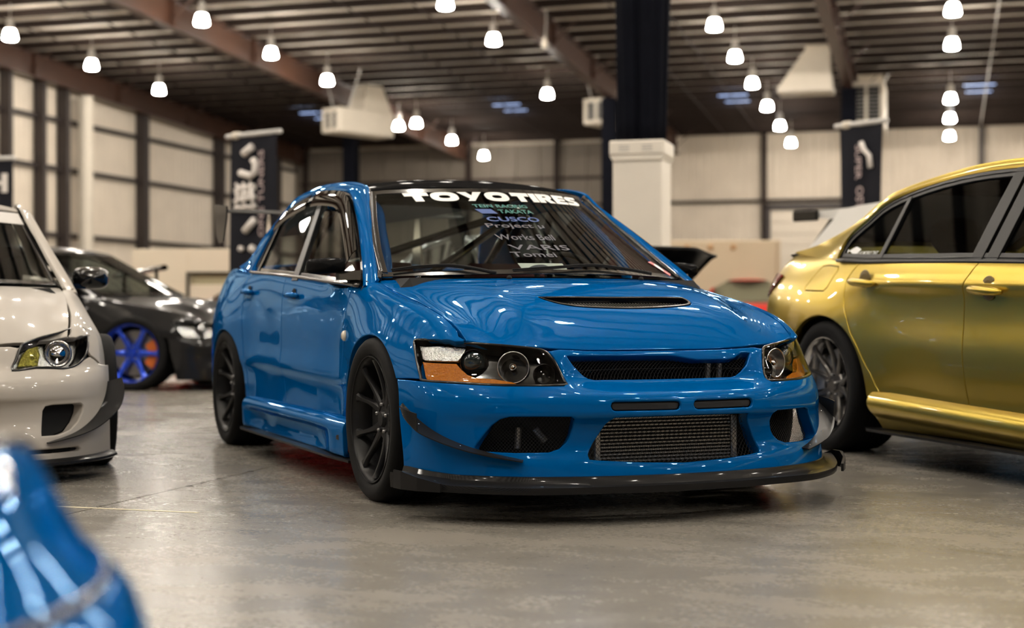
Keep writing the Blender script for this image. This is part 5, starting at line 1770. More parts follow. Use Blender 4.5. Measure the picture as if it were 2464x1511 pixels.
# skirts and carbon blade
gsk = []
gsx = [.47, .56, .7, 1.3, 2.0, 2.4]
for x in gsx:
    e_ = 1 if x > .6 else .3
    z0 = gsill(x) + .012
    gsk.append([(.885, z0 + .01), (.905, z0), (.930, z0 - .018), (.942, z0 - .05), (.940, z0 - .075), (.925, z0 - .10), (.905, z0 - .12), (.89, z0 - .145), (.87, .155)])
GSK = Loft(gsx, gsk, side_out)
panel('side_skirt', GSK, [(x, 0.0) for x in np.linspace(.50, 2.38, 14)] + [(2.38, 4), (2.38, 8)] + [(x, 8.0) for x in np.linspace(2.2, .55, 10)] + [(.53, 5), (.51, 3)], scale=(1, .03), h=.022, m=M_gold, parent=gold, ref=(1.2, 0, .2), depth=.02, r=.004, mirror=True)
for s_ in (-1, 1):
    MB().prism([(.44, s_ * .905), (.52, s_ * .945), (.9, s_ * .962), (2.3, s_ * .962), (2.36, s_ * .93), (2.36, s_ * .80), (.5, s_ * .80)], .142, .154).build('skirt_extension', M_carb, gold)
# roof, screens, tail, nose
def G_ROOF(x, y):
    x = np.atleast_1d(np.asarray(x, float)); y = np.atleast_1d(np.asarray(y, float))
    zc = spl(np.array([.1, .3, .6, 1.0, 1.4, 1.7, 2.0]), np.array([1.33, 1.395, 1.44, 1.46, 1.455, 1.425, 1.36]), x)
    a = np.abs(y) / .60
    return np.stack([x, y, zc - .034 * a ** 2.5], 1)
panel('roof', G_ROOF, [(.25, -.615), (.7, -.60), (1.35, -.60), (1.70, -.61), (1.85, 0), (1.70, .61), (1.35, .60), (.7, .60), (.25, .615), (.20, 0)], h=.05, m=M_carbroof, parent=gold, ref=GR, depth=.015)
_p = [(.22, 0, 1.37), (.27, .5, 1.355), (-.05, .62, 1.225), (-.10, 0, 1.235), (-.55, .70, 1.075), (-.66, 0, 1.07)]
GRG = fitsurf(_p + [(a, -b, c) for a, b, c in _p], [(0, 0), (0, 1), (0, 2), (2, 0)], 0)
panel('rear_screen', GRG, [(-.72, 1.07), (.72, 1.07), (.65, 1.22), (.625, 1.35), (0, 1.365), (-.625, 1.35), (-.65, 1.22)], h=.08, m=M_tint, parent=gold, ref=(1, 0, 1.0), depth=.004)
_p = [(1.80, 0, 1.42), (1.72, .55, 1.39), (2.2, .66, 1.15), (2.25, 0, 1.18), (2.52, .75, .95), (2.72, 0, .95)]
GWS = fitsurf(_p + [(a, -b, c) for a, b, c in _p], [(0, 0), (0, 1), (0, 2), (2, 0)], 0)
panel('windscreen', GWS, [(-.75, .95), (.75, .95), (.66, 1.18), (.60, 1.39), (0, 1.42), (-.60, 1.39), (-.66, 1.18)], h=.08, m=M_glass, parent=gold, ref=(1, 0, 1.0), depth=.004)
def G_BOOT(x, y):
    x = np.atleast_1d(np.asarray(x, float)); y = np.atleast_1d(np.asarray(y, float))
    return np.stack([x, y, 1.078 - .02 * (np.abs(y) / .7) ** 3 - .16 * np.clip((-.82 - x) / .2, 0, 1) ** 2], 1)
panel('boot_lid', G_BOOT, [(-.55, -.725), (-.55, .725), (-.85, .63), (-1.0, .47), (-1.0, -.47), (-.85, -.63)], h=.05, m=M_gold, parent=gold, ref=GR, depth=.03)
sp = []
for y in np.linspace(-.62, .62, 21):
    a = 1 - (abs(y) / .64) ** 4
    xx = -.86 - .06 * (1 - (abs(y) / .62) ** 2)
    sp.append([(xx + .10, y, 1.062), (xx + .02, y, 1.072 + .018 * a), (xx - .05, y, 1.07 + .045 * a), (xx - .055, y, 1.065 + .04 * a), (xx - .0, y, 1.05 + .01 * a)])
grid_surf('boot_spoiler', np.array(sp), M_carb, gold)
G = []
for xx, zz in [(-.98, 1.0), (-1.06, .93), (-1.09, .78), (-1.10, .60), (-1.12, .45), (-1.08, .30), (-1.02, .22)]:
    G.append([(xx + .20 * (abs(y) / .70) ** 3, y, zz) for y in np.linspace(-.70, .70, 21)])
grid_surf('rear_bumper', np.array(G), M_gold, gold, .02)
for s_ in (-1, 1):
    L_ = []
    for x, zt, zb in ((-.66, .945, .935), (-.74, .955, .89), (-.82, .958, .845), (-.90, .955, .82), (-.985, .95, .815)):
        r1 = GS([x], [GS.t_of(x, zt)])[0]; r2 = GS([x], [GS.t_of(x, (zt + zb) / 2)])[0]; r3 = GS([x], [GS.t_of(x, zb)])[0]
        L_.append([np.array(p) * [1, -s_, 1] + [0, s_ * .006, 0] for p in (r1, r2, r3)])
    grid_surf('tail_lamp', np.array(L_), M_tail, gold, .01 * s_)
GN = []
for xx, zz in [(3.52, .70), (3.68, .62), (3.74, .5), (3.72, .35), (3.66, .2)]:
    GN.append([(xx - .30 * (abs(y) / .8) ** 2.6, y, zz) for y in np.linspace(-.8, .8, 21)])
grid_surf('front_bumper', np.array(GN), M_gold, gold, -.02)
def G_HOOD(x, y):
    x = np.atleast_1d(np.asarray(x, float)); y = np.atleast_1d(np.asarray(y, float))
    zc = np.interp(x, [2.4, 2.8, 3.2, 3.5, 3.6], [.98, .945, .88, .76, .70])
    return np.stack([x, y, zc - .04 * (np.abs(y) / .75) ** 2], 1)
panel('bonnet', G_HOOD, [(2.45, -.78), (2.62, 0), (2.45, .78), (2.9, .77), (3.2, .69), (3.48, .58), (3.56, 0), (3.48, -.58), (3.2, -.69), (2.9, -.77)], h=.06, m=M_gold, parent=gold, ref=GR, depth=.02)
# handles
for par, x0, z in ((gr1, .41, .880), (gf1, 1.46, .826)):
    p = GS([x0], [GS.t_of(x0, z)])[0]
    hx = np.linspace(-.125, .125, 11)
    P = [(x0 + a, p[1] - .014 - .020 * (1 - (a / .125) ** 2), z + .004 - .018 * a / .25) for a in hx]
    MB().tube(P, [.007, .014, .018, .02, .02, .02, .02, .02, .019, .016, .009], 12).build('door_handle', M_gold, par, smooth=True)
    cup = MB().lathe([(0, -.004), (.035, -.004), (.052, -.001), (.055, .003), (0, .004)], 24, 'y', (x0 + .01, p[1] + .001, z + .014))
    cup.build('handle_recess', mat('gold_recess', (.13, .085, .012), .4), par)
# wheels, wells, cabin
M_gun = mat('gunmetal_rim', (.13, .125, .12), .28, metal=.9)
for x_ in (.02, 2.812):
    for s_ in (-1, 1):
        wheel('wheel', gold, (x_, s_ * .912, .344), s_ < 0, R=.345, W=.285, rim=.252, m_rim=M_gun, m_lip=M_chrome, caliper=(M_alu, 130, 190), inset=.06)
        V = []; n = 22
        for i in range(n + 1):
            a = math.radians(-8 + 196 * i / n)
            for rr, yy in [(.435, .84), (.435, .62), (.05, .60)]:
                V.append((x_ + rr * math.cos(a), s_ * yy, .30 + rr * math.sin(a)))
        MB().add(V, [(i * 3 + j, i * 3 + j + 1, (i + 1) * 3 + j + 1, (i + 1) * 3 + j) for i in range(n) for j in range(2)]).build('wheel_well', M_dark, gold)
MB().box(-.95, 3.4, -.60, .60, .16, .32).box(.5, 2.36, -.84, .84, .17, .30).build('floor_pan', M_dark, gold)
for s_ in (-1, 1):
    MB().bbox(.5, 2.4, min(s_ * .80, s_ * .84), max(s_ * .80, s_ * .84), .30, .94, .01).build('door_card', M_dark, gold)
    for x0, nm in ((1.55, 'front_seat'), (.62, 'rear_seat')):
        st_ = empty(nm, (x0, s_ * .38, 0), parent=gold)
        MB().bbox(-.1, .45, -.25, .25, .35, .52, .05).build('seat_cushion', M_dark, st_, angle=50)
        MB().bbox(-.25, -.05, -.24, .24, .45, 1.02, .06).build('seat_back', M_dark, st_, angle=50)
        MB().bbox(-.24, -.12, -.14, .14, 1.03, 1.22, .05).build('headrest', M_dark, st_, angle=50)
MB().bbox(2.15, 2.55, -.72, .72, .6, .95, .05).build('dashboard', M_dark, gold, angle=50)
MB().box(-.55, .3, -.66, .66, .95, 1.02).build('parcel_shelf', M_dark, gold)
# rear wheel's boundary with the far end: bonnet gap filler
MB().box(-.9, -.1, -.55, .55, .32, .98).build('boot_interior', M_dark, gold)
# ------------------------------------------------------------------ other saloons (simpler bodies)
WL = [(.497, 3.246), (.545, 3.36), (.593, 3.475), (.612, 3.604), (.636, 4.076), (.652, 4.568), (.668, 5.0), (.676, 5.40), (.672, 5.62), (.653, 5.77), (.621, 5.83), (.57, 5.76), (.53, 5.51), (.505, 5.15), (.497, 4.71), (.503, 4.33), (.506, 3.87)]
def sedan(name, label, loc, psi, body, sc=(1, 1, 1), lamp_o=None, fogs=None, h=.05, roof_m=None, wheel_kw=None, group=None, open_bonnet=False, seam=None, scoop=False, full=True, lampfill='generic'):
    root = empty(name, loc, math.radians(psi), label=label, cat='car', group=group)
    root.scale = sc
    kw = wheel_kw or {}
    ref = RF
    panel('front_fender', EV_SIDE, fen, scale=SS, h=h * .7, m=body, parent=root, ref=ref, depth=.03, r=.004, mirror=True)
    panel('front_door', EV_SIDE, fd, scale=SS, h=h, m=body, parent=root, ref=ref, depth=.02, gap=.003, mirror=True)
    panel('rear_door', EV_SIDE, rd, scale=SS, h=h, m=body, parent=root, ref=ref, depth=.02, gap=.003, mirror=True)
    panel('quarter_panel', EV_SIDE, qp, scale=SS, h=h, m=body, parent=root, ref=ref, depth=.03, mirror=True)
    b1 = strip('pillar_frame', Id[::2], Od[::2], body, root, .012, bulge=.014, nv=7); mirror_obj(b1)
    panel('window_surround', glz(.004), outer2[::3], [inner2], h=.06, m=M_trim, parent=root, ref=ref, depth=.012, mirror=True)
    for kf, nm in ((True, 'front_window'), (False, 'rear_window')):
        panel(nm, glz(.012), split_at(gin, (lambda z: xb(z) + .02) if kf else (lambda z: xb(z) - .02), kf), h=.1, m=M_tint, parent=root, ref=ref, depth=.003, mirror=True)
    panel('door_pillar', glz(-.002), bp, h=.08, m=M_trim, parent=root, ref=ref, depth=.02, mirror=True)
    hd = panel('bonnet', EV_HOOD, hood_o, h=h * .7, m=body, parent=root, ref=ref, depth=.02, r=.004, gap=.003)
    if open_bonnet:
        R_ = Matrix.Rotation(math.radians(-open_bonnet), 3, 'Y')
        hg = Vector((-.12, 0, .885))
        hd.rotation_euler = (0, math.radians(-open_bonnet), 0); hd.location = hg - R_ @ hg
    if scoop:
        sc_ = []
        for y in np.linspace(-.23, .23, 15):
            a = 1 - (abs(y) / .24) ** 6
            sc_.append([(x, y, EV_HOOD([x], [y])[0][2] - .01 + a * z) for x, z in ((.30, 0), (.295, .055), (.27, .075), (.15, .07), (-.02, .05), (-.18, .01))])
        grid_surf('bonnet_scoop', np.array(sc_), body, root)
    lo_ = lamp_o or [(z, -t) for z, t in lampo]
    lo_ = [(z, abs(t)) for z, t in lo_]
    if lamp_o:
        hf = [(.50, 7.95), (.509, 6.6), (.545, 5.9), (.53, 5.55), (.505, 5.17), (.496, 4.71), (.5, 4.33), (.503, 3.87), (.494, 3.235), (.54, 3.33), (.593, 3.455), (.600, 3.2), (.600, 2), (.598, 1)]
    else:
        hf = [(z, -t) for z, t in half]
    fo = fogs or [(z, -t) for z, t in fgR]
    bo = [(.10, -7.97), (.10, -6), (.10, -4), (.10, -2), (.10, 0), (.10, 2), (.10, 4), (.10, 6), (.10, 7.97), (.25, 7.97), (.35, 7.97)] + hf + [(.598, 0)] + [(z, -t) for z, t in hf[::-1]] + [(.35, -7.97), (.25, -7.97)]
    gro = [(.575, -2.4), (.515, -2.0), (.51, 0), (.515, 2.0), (.575, 2.4), (.585, 0)]
    ico = [(.34, -2.0), (.35, 0), (.34, 2.0), (.22, 2.3), (.20, 0), (.22, -2.3)]
    fl = [[(z, t) for z, t in fo], [(z, -t) for z, t in fo]]
    slot = []
    if lamp_o:
        slot = [[(.150, 3.2), (.150, 5.25), (.143, 5.33), (.136, 5.25), (.136, 3.2)]]
        slot += [[(z, -t) for z, t in slot[0]]]
    bmp = panel('front_bumper', EV_NOSE, bo, [gro, ico] + fl + slot, scale=NS, h=h * .6, m=body, parent=root, ref=(0, 0, .4), depth=.025, r=.008, hole_depth=.05)
    panel('grille', NB(.04), gro, scale=NS, h=.1, m=M_dark, parent=bmp, ref=(0, 0, .4), depth=.003)
    panel('lower_grille', NB(.04), ico, scale=NS, h=.1, m=M_dark, parent=bmp, ref=(0, 0, .4), depth=.003)
    for q_ in fl:
        fgp = panel('fog_recess', NB(.05), q_, scale=NS, h=.1, m=M_dark, parent=bmp, ref=(0, 0, .4), depth=.003)
    for q_ in slot:
        panel('slot_backing', NB(.02), q_, scale=NS, h=.1, m=M_dark, parent=bmp, ref=(0, 0, .4), depth=.003)
    for s_ in (1, -1):
        L2 = [(z, t * s_) for z, t in lo_]
        hl = empty('headlight', parent=root)
        panel('lens', EV_NOSE, L2, scale=NS, h=.04, m=M_lens if lampfill == 'generic' else body, parent=hl, ref=(0, 0, .45), depth=.004)
        sm = smooth_poly(L2, 3); c2 = sm.mean(0); s2 = sm + (c2 - sm) * .08
        A2 = NB(.004)(sm[:, 0], sm[:, 1]); B2 = NB(.07)(s2[:, 0], s2[:, 1]); n = len(sm)
        MB().add(list(A2) + list(B2), [(i, (i + 1) % n, n + (i + 1) % n, n + i) for i in range(n)]).build('lamp_bucket', M_trim, hl, smooth=True)
        MB().tube(NB(.002)(np.append(sm[:, 0], sm[0, 0]), np.append(sm[:, 1], sm[0, 1])), .006, 6, cap=False).build('lamp_seal', M_trim, hl, smooth=True)
        panel('lamp_bezel', NB(.06), [tuple(p) for p in s2], scale=NS, h=.05, m=M_refl, parent=hl, ref=(0, 0, .45), depth=.004)
        d = np.array([.95, .28 * s_, 0]); d /= np.linalg.norm(d); ux = np.cross(d, [0, 0, 1.]); ux /= np.linalg.norm(ux); uz = np.cross(ux, d)
        c = NB(.04)(np.array([.575]), np.array([4.75 * s_]))[0]
        V = []; F = []; nn = 24
        prof = [(.062, -.03), (.062, .012), (.054, .016), (.048, .0), (.044, -.01), (.044, .004), (.03, .016), (.0005, .022)]
        for r_, h_ in prof:
            for k in range(nn):
                a = 2 * PI * k / nn
                V.append(c + d * h_ + ux * r_ * math.cos(a) + uz * r_ * math.sin(a))
        for i in range(len(prof) - 1):
            for k in range(nn):
                F.append((i * nn + k, i * nn + (k + 1) % nn, (i + 1) * nn + (k + 1) % nn, (i + 1) * nn + k))
        MB().add(V, F).build('projector', M_chrome, hl, smooth=True)
        if lamp_o:
            am = [(.52, 3.45), (.575, 3.6), (.605, 3.75), (.615, 4.05), (.57, 4.15), (.52, 4.05)]
            panel('turn_signal', NB(.03), [(z, t * s_) for z, t in am], scale=NS, h=.03, m=mat('olive_reflector', (.30, .27, .05), .12, metal=.8, var=.6, scale=90, bump=1), parent=hl, ref=(0, 0, .45), depth=.01)
            fp = [(.684, 5.35), (.680, 5.62), (.66, 5.82), (.621, 5.88), (.57, 5.81), (.55, 5.93), (.513, 6.6), (.569, 6.66), (.61, 6.62), (.645, 6.45), (.665, 6.1)]
            panel('fender_nose', EV_NOSE, [(z, t * s_) for z, t in fp], scale=NS, h=.03, m=body, parent=root, ref=(0, 0, .45), depth=.01, gap=.0)
    panel('roof', EV_ROOF, ro, h=.06, m=roof_m or body, parent=root, ref=RF, depth=.015)
    wsx = panel('windscreen', EV_WS, wso, h=.1, m=M_glass, parent=root, ref=(-1.5, 0, .9), depth=.004)
    panel('windscreen_border', lambda y, z: EV_WS(y, z) + np.array([.0008, 0, .0008]), wso, [wsi], h=.08, m=M_trim, parent=wsx, ref=(-1.5, 0, .9), depth=.003)
    strip('cowl_panel', cwf, cwb, M_dark, root, .01, nv=3)
    panel('rear_screen', EV_RG, [(-.70, .99), (.70, .99), (.64, 1.15), (.57, 1.30), (.555, 1.335), (0, 1.345), (-.555, 1.335), (-.57, 1.30), (-.64, 1.15)], h=.1, m=M_tint, parent=root, ref=(-1.5, 0, 1.0), depth=.004)
    panel('boot_lid', EV_BOOT, [(-2.86, -.70), (-2.86, .70), (-3.15, .695), (-3.42, .63), (-3.46, 0), (-3.42, -.63), (-3.15, -.695)], h=.08, m=body, parent=root, ref=RF, depth=.03)
    grid_surf('rear_bumper', TAILG, body, root, .02)
    panel('side_skirt', SKL, [(x_, 0.0) for x_ in np.linspace(-.36, -2.18, 12)] + [(-2.18, 4), (-2.18, 8)] + [(x_, 8.0) for x_ in np.linspace(-2.1, -.4, 10)] + [(-.36, 8), (-.35, 4)], scale=(1, .03), h=.04, m=body, parent=root, ref=(-1.2, 0, .2), depth=.02, mirror=True)
    for x_ in (0, -2.625):
        for s_ in (-1, 1):
            k2 = dict(R=.32, W=.25, rim=.245); k2.update(kw)
            wy = k2.pop('wy', .872)
            wheel('wheel', root, (x_, s_ * wy, k2['R'] - .001), s_ < 0, **k2)
            V = []; n = 16
            for i in range(n + 1):
                a = math.radians(-8 + 196 * i / n)
                for rr, yy in [(.385, .80), (.385, .60), (.05, .585)]:
                    V.append((x_ - .004 + rr * math.cos(a), s_ * yy, .30 + rr * math.sin(a)))
            MB().add(V, [(i * 3 + j, i * 3 + j + 1, (i + 1) * 3 + j + 1, (i + 1) * 3 + j) for i in range(n) for j in range(2)]).build('wheel_well', M_dark, root)
    MB().box(-3.35, .35, -.60, .60, .14, .30).box(-2.2, -.42, -.80, .80, .16, .28).build('floor_pan', M_dark, root)
    MB().box(.40, .66, -.62, .62, .12, .16).box(.40, .44, -.66, .66, .12, .58).build('nose_interior', M_dark, root)
    MB().bbox(-.62, -.10, -.70, .70, .62, .865, .04).build('dashboard', M_dark, root)
    MB().box(-2.9, -2.25, -.62, .62, .82, .93).build('parcel_shelf', M_dark, root)
    for s_ in (-1, 1):
        MB().bbox(-2.2, -.5, min(s_ * .74, s_ * .78), max(s_ * .74, s_ * .78), .28, .86, .01).build('door_card', M_dark, root)
        sx_ = empty('front_seat', (-1.35, s_ * .36, 0), parent=root)
        MB().bbox(-.05, .45, -.24, .24, .30, .46, .05).build('seat_cushion', M_dark, sx_)
        MB().bbox(-.25, -.05, -.23, .23, .42, 1.12, .06).build('seat_back', M_dark, sx_)
    for s_ in (-1, 1):
        mo_ = MB()
        V = []; n = 20
        for dx, sw_, sh_ in [(-.06, .9, .9), (-.05, 1, 1), (0, 1, 1), (.04, .85, .8), (.06, .5, .45), (.068, .02, .02)]:
            for k in range(n):
                a = 2 * PI * k / n; ca, sa = math.cos(a), math.sin(a)
                V.append((-.58 + dx, s_ * (.885 + .09 * sw_ * math.copysign(abs(ca) ** .6, ca)), .925 + .06 * sh_ * math.copysign(abs(sa) ** .6, sa)))
        F = [(i * n + k, i * n + (k + 1) % n, (i + 1) * n + (k + 1) % n, (i + 1) * n + k) for i in range(5) for k in range(n)] + [tuple(range(n))]
        mr_ = empty('door_mirror', parent=root)
        MB().add(V, F).build('mirror_shell', M_trim, mr_, angle=50)
        MB().prism([(-.62, s_ * .79), (-.52, s_ * .79), (-.55, s_ * .86), (-.60, s_ * .86)], .868, .895).build('mirror_foot', M_trim, mr_)
    return root
M_pearl = paint('pearl_white_paint', (.48, .445, .40), rough=.3)
white = sedan('white_sedan', 'pearl white saloon with teardrop headlight at the left edge, black canards below', (-2.835, 6.745, 0), -69, M_pearl, (1.0, 1.015, .985),
              lamp_o=WL, fogs=[(.213, 4.02), (.316, 4.069), (.333, 4.144), (.338, 4.374), (.337, 5.331), (.329, 5.455), (.301, 5.416), (.263, 5.221), (.231, 4.925), (.213, 4.519)], h=.035, scoop=True,
              wheel_kw=dict(m_rim=M_rimb, wy=.925))
# white car: splitter, canards, sun strip
def w_split(root):
    tt = np.linspace(-7.9, 7.9, 100)
    P, du, dt, n = surf_frame(EV_NOSE, np.full(100, .12), tt, 1e-3, 1e-3)
    n = n * NSGN; n[:, 2] = 0; n /= np.linalg.norm(n, axis=1, keepdims=True)
    rows = []
    for d, z in ((-.02, .112), (.012, .108), (.03, .095), (.032, .085), (.02, .078), (-.02, .078), (-.02, .112)):
        q = P.copy(); q[:, :2] += n[:, :2] * d; q[:, 2] = z; rows.append(q)
    grid_surf('front_splitter', np.stack(rows, 1), M_carb, root)
w_split(white)
for s_ in (-1, 1):
    tz = spl(np.linspace(0, 1, 5), np.array([(7.6, .42), (6.9, .34), (6.1, .275), (5.2, .215), (4.15, .178)]), np.linspace(0, 1, 30))
    P, du, dt, n = surf_frame(EV_NOSE, tz[:, 1], tz[:, 0], 1e-3, 1e-3)
    n = n * NSGN; n[:, 2] = 0; n /= np.linalg.norm(n, axis=1, keepdims=True)
    q = np.linspace(0, 1, 30)[:, None]
    Ou = P + n * (.02 + .075 * np.sin(PI * np.clip(q * .85 + .15, 0, 1)) ** .7); Ou[:, 2] += .02 * (1 - q[:, 0])
    f = np.array([1, s_, 1])
    strip('canard', (P - n * .003) * f, Ou * f, M_carb, white, .004 * s_ * -1, nv=5)
panel('sun_strip', lambda y, z: EV_WS(y, z) + np.array([.004, 0, .003]), [(-.575, 1.215), (0, 1.235), (.575, 1.215), (.55, 1.285), (0, 1.292), (-.55, 1.285)], h=.08, m=mat('silver_sun_strip', (.50, .47, .44), .4), parent=white, ref=(-1.5, 0, .9), depth=.001)

M_blk = paint('black_paint', (.012, .012, .013), rough=.3)
M_brim = mat('bright_blue_rim', (.01, .06, .62), .22, metal=.6, coat=.5)
M_oran = mat('orange_caliper', (.62, .14, .02), .4)
black = sedan('black_sedan', 'glossy black car with bright blue six-spoke wheel behind the white saloon', (-3.33, 14.3, 0), -12, M_blk, (1.06, 1.06, 1.0), h=.05,
              wheel_kw=dict(R=.345, W=.27, rim=.265, m_rim=M_brim, spoke_kind='straight', n_pair=6, caliper=(M_oran, -40, 35), inset=.05))
# foreground blue car at the lower left corner
fore = sedan('near_blue_sedan', 'out-of-focus blue car nose very close at the lower left corner', (-1.34, 1.32, 0), 46, M_blue, (1, 1, 1), h=.05, lampfill='cover')
M_redp = paint('red_paint', (.45, .012, .010))
M_lbl = paint('light_blue_paint', (.03, .25, .60))

sedan('black_open_sedan', 'black car with raised bonnet standing beside the draped white column', (.68, 11.15, 0), -65, M_blk, h=.06, open_bonnet=42)
sedan('red_far_sedan', 'red car far behind the blue saloon bonnet on the right', (4.35, 26.6, 0), -95, M_redp, h=.08)
sedan('white_far_sedan', 'white car far behind, left of the far red car', (3.75, 31.5, 0), -80, M_pearl, h=.08)
sedan('light_blue_sedan', 'light blue car nose peeping out behind the gold saloon tail', (5.15, 21.0, 0), 178, M_lbl, h=.08)
sedan('red_left_sedan', 'red car partly hidden behind the blue saloon rear quarter', (-4.6, 22.5, 0), -140, M_redp, h=.08)
# ------------------------------------------------------------------ background pieces
# cream partition with a raised serving hatch
M_part = mat('cream_partition', (.70, .62, .49), .6, var=.05, scale=2)
M_part2 = mat('tan_partition', (.52, .42, .29), .65, var=.06, scale=2)
M_olive = mat('olive_hatch_panel', (.42, .38, .24), .6)  # one even olive tone for the board inside the hatch
o = empty('cream_partition', (-5.6, 25.2, 0), -TH * .3, label='cream partition wall with a recessed hatch behind the black car', cat='partition')
MB().bbox(-1.0, 1.0, -.05, .05, 0, 1.18, .01).bbox(-1.0, .0, -.05, .05, 1.18, 1.8, .01).bbox(0, 1.0, -.05, .05, 1.38, 1.8, .01).build('panel', M_part, o)
MB().bbox(.02, 1.0, .0, .03, 1.18, 1.38, .004).build('hatch_board', M_olive, o)
MB().bbox(-.02, 1.02, -.09, -.05, 1.36, 1.40, .005).bbox(-.02, .03, -.09, -.05, .9, 1.36, .005).build('hatch_frame', M_trim, o)
MB().tube([(1.02, 0, 0), (1.02, 0, 1.86)], .03, 10).build('end_post', M_cream, o, smooth=True)
o = empty('tan_partition', (4.0, 27.5, 0), -TH * .2, label='tan display wall with four brown discs near its top, right of the white column', cat='partition')
MB().bbox(-1.55, 1.0, -.05, .05, 0, 2.06, .02).build('panel', M_part2, o)
MB().bbox(1.0, 1.06, -.07, .07, 0, 2.06, .01).build('end_trim', M_part2, o)
md = mat('brown_disc', (.42, .25, .12), .6)
for k, x in enumerate((-1.1, -.69, -.25, .18)):
    MB().lathe([(0, -.03), (.05, -.028), (.06, 0), (0, 0)], 18, 'y', (x, -.05, 1.93)).build('disc', md, o, smooth=True)

# banners
M_ban = mat('black_banner_cloth', (.014, .0145, .020), .8, spec=.1, var=.15, scale=5)
M_print = mat('banner_print', (.75, .70, .66), .7)
M_print2 = mat('banner_print_dim', (.40, .32, .32), .7)
def banner(loc, rz, label, W, ztop, zbot, bow=.0, curl=.0, bar=.03, over=.06):
    o = empty('banner_stand', loc, rz, label=label, cat='banner')
    nx, nz = 13, 13
    P = []
    for i in range(nz):
        t = i / (nz - 1)
        z = ztop + (zbot - ztop) * t
        row = []
        for j in range(nx):
            u = j / (nx - 1) - .5
            row.append((u * W * (1 - curl * t), bow * math.sin(PI * (u + .5)) * t + .012 * math.sin(9 * u + 4 * t), z))
        P.append(row)
    cl = grid_surf('banner_cloth', np.array(P), M_ban, o, .004)
    MB().tube([(-W / 2 - over, 0, ztop + .02), (W / 2 + over, 0, ztop + .02)], bar, 8).build('top_bar', M_hous, o, smooth=True)
    MB().lathe([(0, -.05), (bar * 1.6, -.05), (bar * 1.6, .05), (0, .05)], 10, 'x', (-W / 2 + .12, 0, ztop + .02)).build('bar_clamp', M_cream, o, smooth=True)
    MB().tube([(0, .05, .02), (0, .05, ztop)], .018, 8).build('pole', M_dark, o)
    MB().bbox(-W / 2, W / 2, -.15, .2, 0, .04, .01).build('base', M_dark, o)
    return o, cl
def ban_text(s_, cl, x0, z0, w_, h_, m, rot=0, bold=.02, y=-.03):
    V2, F2 = text2d(s_, bold)
    if not len(V2): return
    lo, hi = V2.min(0), V2.max(0)
    V2 = (V2 - lo) / (hi - lo)
    if rot == 90:
        P = [(x0 + (1 - b) * w_, y, z0 + a * h_) for a, b in V2]
    elif rot == -90:
        P = [(x0 + b * w_, y, z0 + (1 - a) * h_) for a, b in V2]
    else:
        P = [(x0 + a * w_, y, z0 + b * h_) for a, b in V2]
    mesh('banner_lettering', P, F2, m, cl)
def capsule(cl, pts, r, m=M_print, y=-.034):
    P = [(a, y, b) for a, b in pts]
    MB().tube(P, r, 8).build('banner_stroke', m, cl, smooth=True)
o, cl = banner((-3.20, 18.0, 0), math.radians(-38), 'black banner with pale brush characters and vertical lettering behind the rear wing', .86, 2.90, .6)
ban_text('ONE TUNERS', cl, .12, 1.65, .10, 1.06, M_print2, 90, .015)
capsule(cl, [(-.14, 2.68), (.02, 2.76)], .05)
capsule(cl, [(-.20, 2.45), (-.02, 2.40), (.07, 2.44), (.08, 2.55), (.03, 2.60)], .045)
ban_text('\u6fc0', cl, -.33, 1.98, .42, .36, M_print, 0, .02)
for q in (((-.30, 2.24), (.06, 2.28)), ((-.31, 2.10), (.07, 2.14)), ((-.24, 2.30), (-.28, 1.98)), ((-.12, 2.30), (-.14, 1.98)), ((0, 2.30), (.04, 1.98)), ((-.30, 2.02), (.08, 2.02))):
    capsule(cl, list(q), .024)
capsule(cl, [(-.12, 1.72), (.06, 1.86)], .045); capsule(cl, [(.0, 1.48), (.04, 1.52)], .05); capsule(cl, [(-.2, 1.48), (-.18, 1.53)], .035)
o, cl = banner((4.22, 17.6, 0), math.radians(-52), 'black banner with pale swoosh and vertical lettering hanging near the right heater', .66, 2.98, .6, bow=.05, curl=.25)
ban_text('SUPER', cl, -.06, 2.32, .09, .42, M_print2, -90, .02)
ban_text('OSTA', cl, -.05, 1.86, .11, .38, M_print2, -90, .02)
capsule(cl, [(.03, 2.77), (.07, 2.68), (.15, 2.60), (.17, 2.45)], .032)
o, cl = banner((-7.22, 19.4, 0), math.radians(-8), 'black banner with large pale letter at the far left edge', 1.2, 2.74, .5, over=.03)
ban_text('SH', cl, -.08, 2.30, .62, .26, M_print, 0, .03)

# white hatchback behind the gold saloon
M_hw = paint('hatch_white_paint', (.74, .72, .68))
hb = empty('white_hatchback', (3.25, 11.9, 0), math.radians(-45), label='white hatchback with black-tipped roof spoiler behind the gold saloon', cat='car')
hb.scale = (1.06, 1.06, 1.075)
prof = [(-.62, .25), (-.70, .60), (-.64, .86), (-.52, .98), (-.22, 1.36), (-.12, 1.44), (.5, 1.49), (1.2, 1.47), (1.75, 1.32), (2.3, 1.0), (3.1, .88), (3.45, .72), (3.5, .25)]
pr_ = smooth_poly(prof, 4, False)
G = []
for y in np.linspace(-.88, .88, 25):
    row = []
    for x, z in pr_:
        ins = 1 - .0 * abs(y)
        k = max(0, (z - .95)) / .5
        yy = y * (1 - .22 * k)
        dz = -.05 * (abs(y) / .88) ** 6
        row.append((x + .03 * (abs(y) / .88) ** 4 * (1 if x < 1 else -1), yy, z + dz))
    G.append(row)
grid_surf('body_shell', np.array(G), M_hw, hb)
sd = []
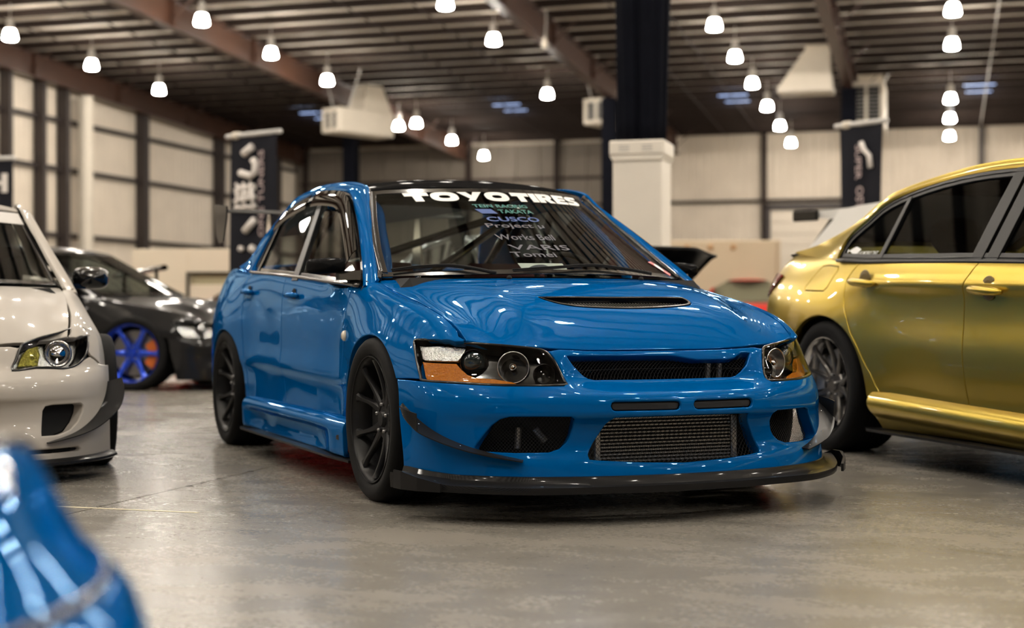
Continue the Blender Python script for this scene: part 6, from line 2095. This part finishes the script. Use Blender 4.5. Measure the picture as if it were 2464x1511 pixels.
for s_ in (-1, 1):
    MB().prism([tuple(p) for p in pr_], s_ * .80, s_ * .86, lambda u, v, w_: (u, w_ * (1 - .20 * max(0, v - .95) / .5), v)).build('body_side', M_hw, hb)
    MB().prism([(.12, 1.02), (.22, 1.34), (.6, 1.40), (1.15, 1.39), (1.65, 1.26), (2.05, 1.0)], s_ * .862, s_ * .868, lambda u, v, w_: (u, w_ * (1 - .20 * max(0, v - .95) / .5), v)).build('side_window', M_trim, hb)
    for x in (0, 2.6):
        wheel('wheel', hb, (x, s_ * .87, .32), s_ < 0, rim=.24, spokes=False)
MB().prism([(-.66, .965), (-.54, 1.0), (-.235, 1.375), (-.30, 1.39), (-.60, 1.03)], -.62, .62, lambda u, v, w_: (u, w_, v)).build('rear_screen', M_trim, hb)
sp_ = empty('roof_spoiler', parent=hb)
MB().prism([(-.10, 1.445), (-.46, 1.435), (-.52, 1.41), (-.40, 1.38), (-.16, 1.36)], -.66, .66, lambda u, v, w_: (u, w_, v)).build('spoiler_blade', M_hw, sp_, angle=40)
for s_ in (-1, 1):
    MB().bbox(-.60, -.38, min(s_ * .66, s_ * .70), max(s_ * .66, s_ * .70), 1.36, 1.44, .01).build('spoiler_tip', M_trim, sp_)
MB().bbox(-.60, -.44, -.68, .68, 1.425, 1.445, .004).build('spoiler_lip', M_trim, sp_)
MB().tube([(.55, 0, 1.48), (.30, 0, 1.62)], .012, 6).build('aerial', M_dark, hb)

# dark aerofoil on posts behind the black car
dw = empty('display_wing', (-4.2, 16.4, 0), math.radians(-14), label='glossy dark wing-shaped panel on posts rising behind the black car', cat='wing')
G = []
for i in range(9):
    t = i / 8
    x = -.30 + .6 * t
    G.append([(x, -.09, 1.11 + .10 * t), (x, -.03, 1.15 + .10 * t), (x, .05, 1.155 + .10 * t), (x, .12, 1.12 + .10 * t), (x, .05, 1.10 + .09 * t), (x, -.09, 1.11 + .10 * t)])
grid_surf('wing_blade', np.array(G), M_trim, dw)
for x in (-.2, .2):
    MB().tube([(x, .02, 0), (x, .02, 1.13 + .10 * (x + .3) / .6)], .02, 8).build('post', M_dark, dw)
MB().bbox(-.3, .3, -.2, .25, 0, .03, .005).build('stand_base', M_dark, dw)
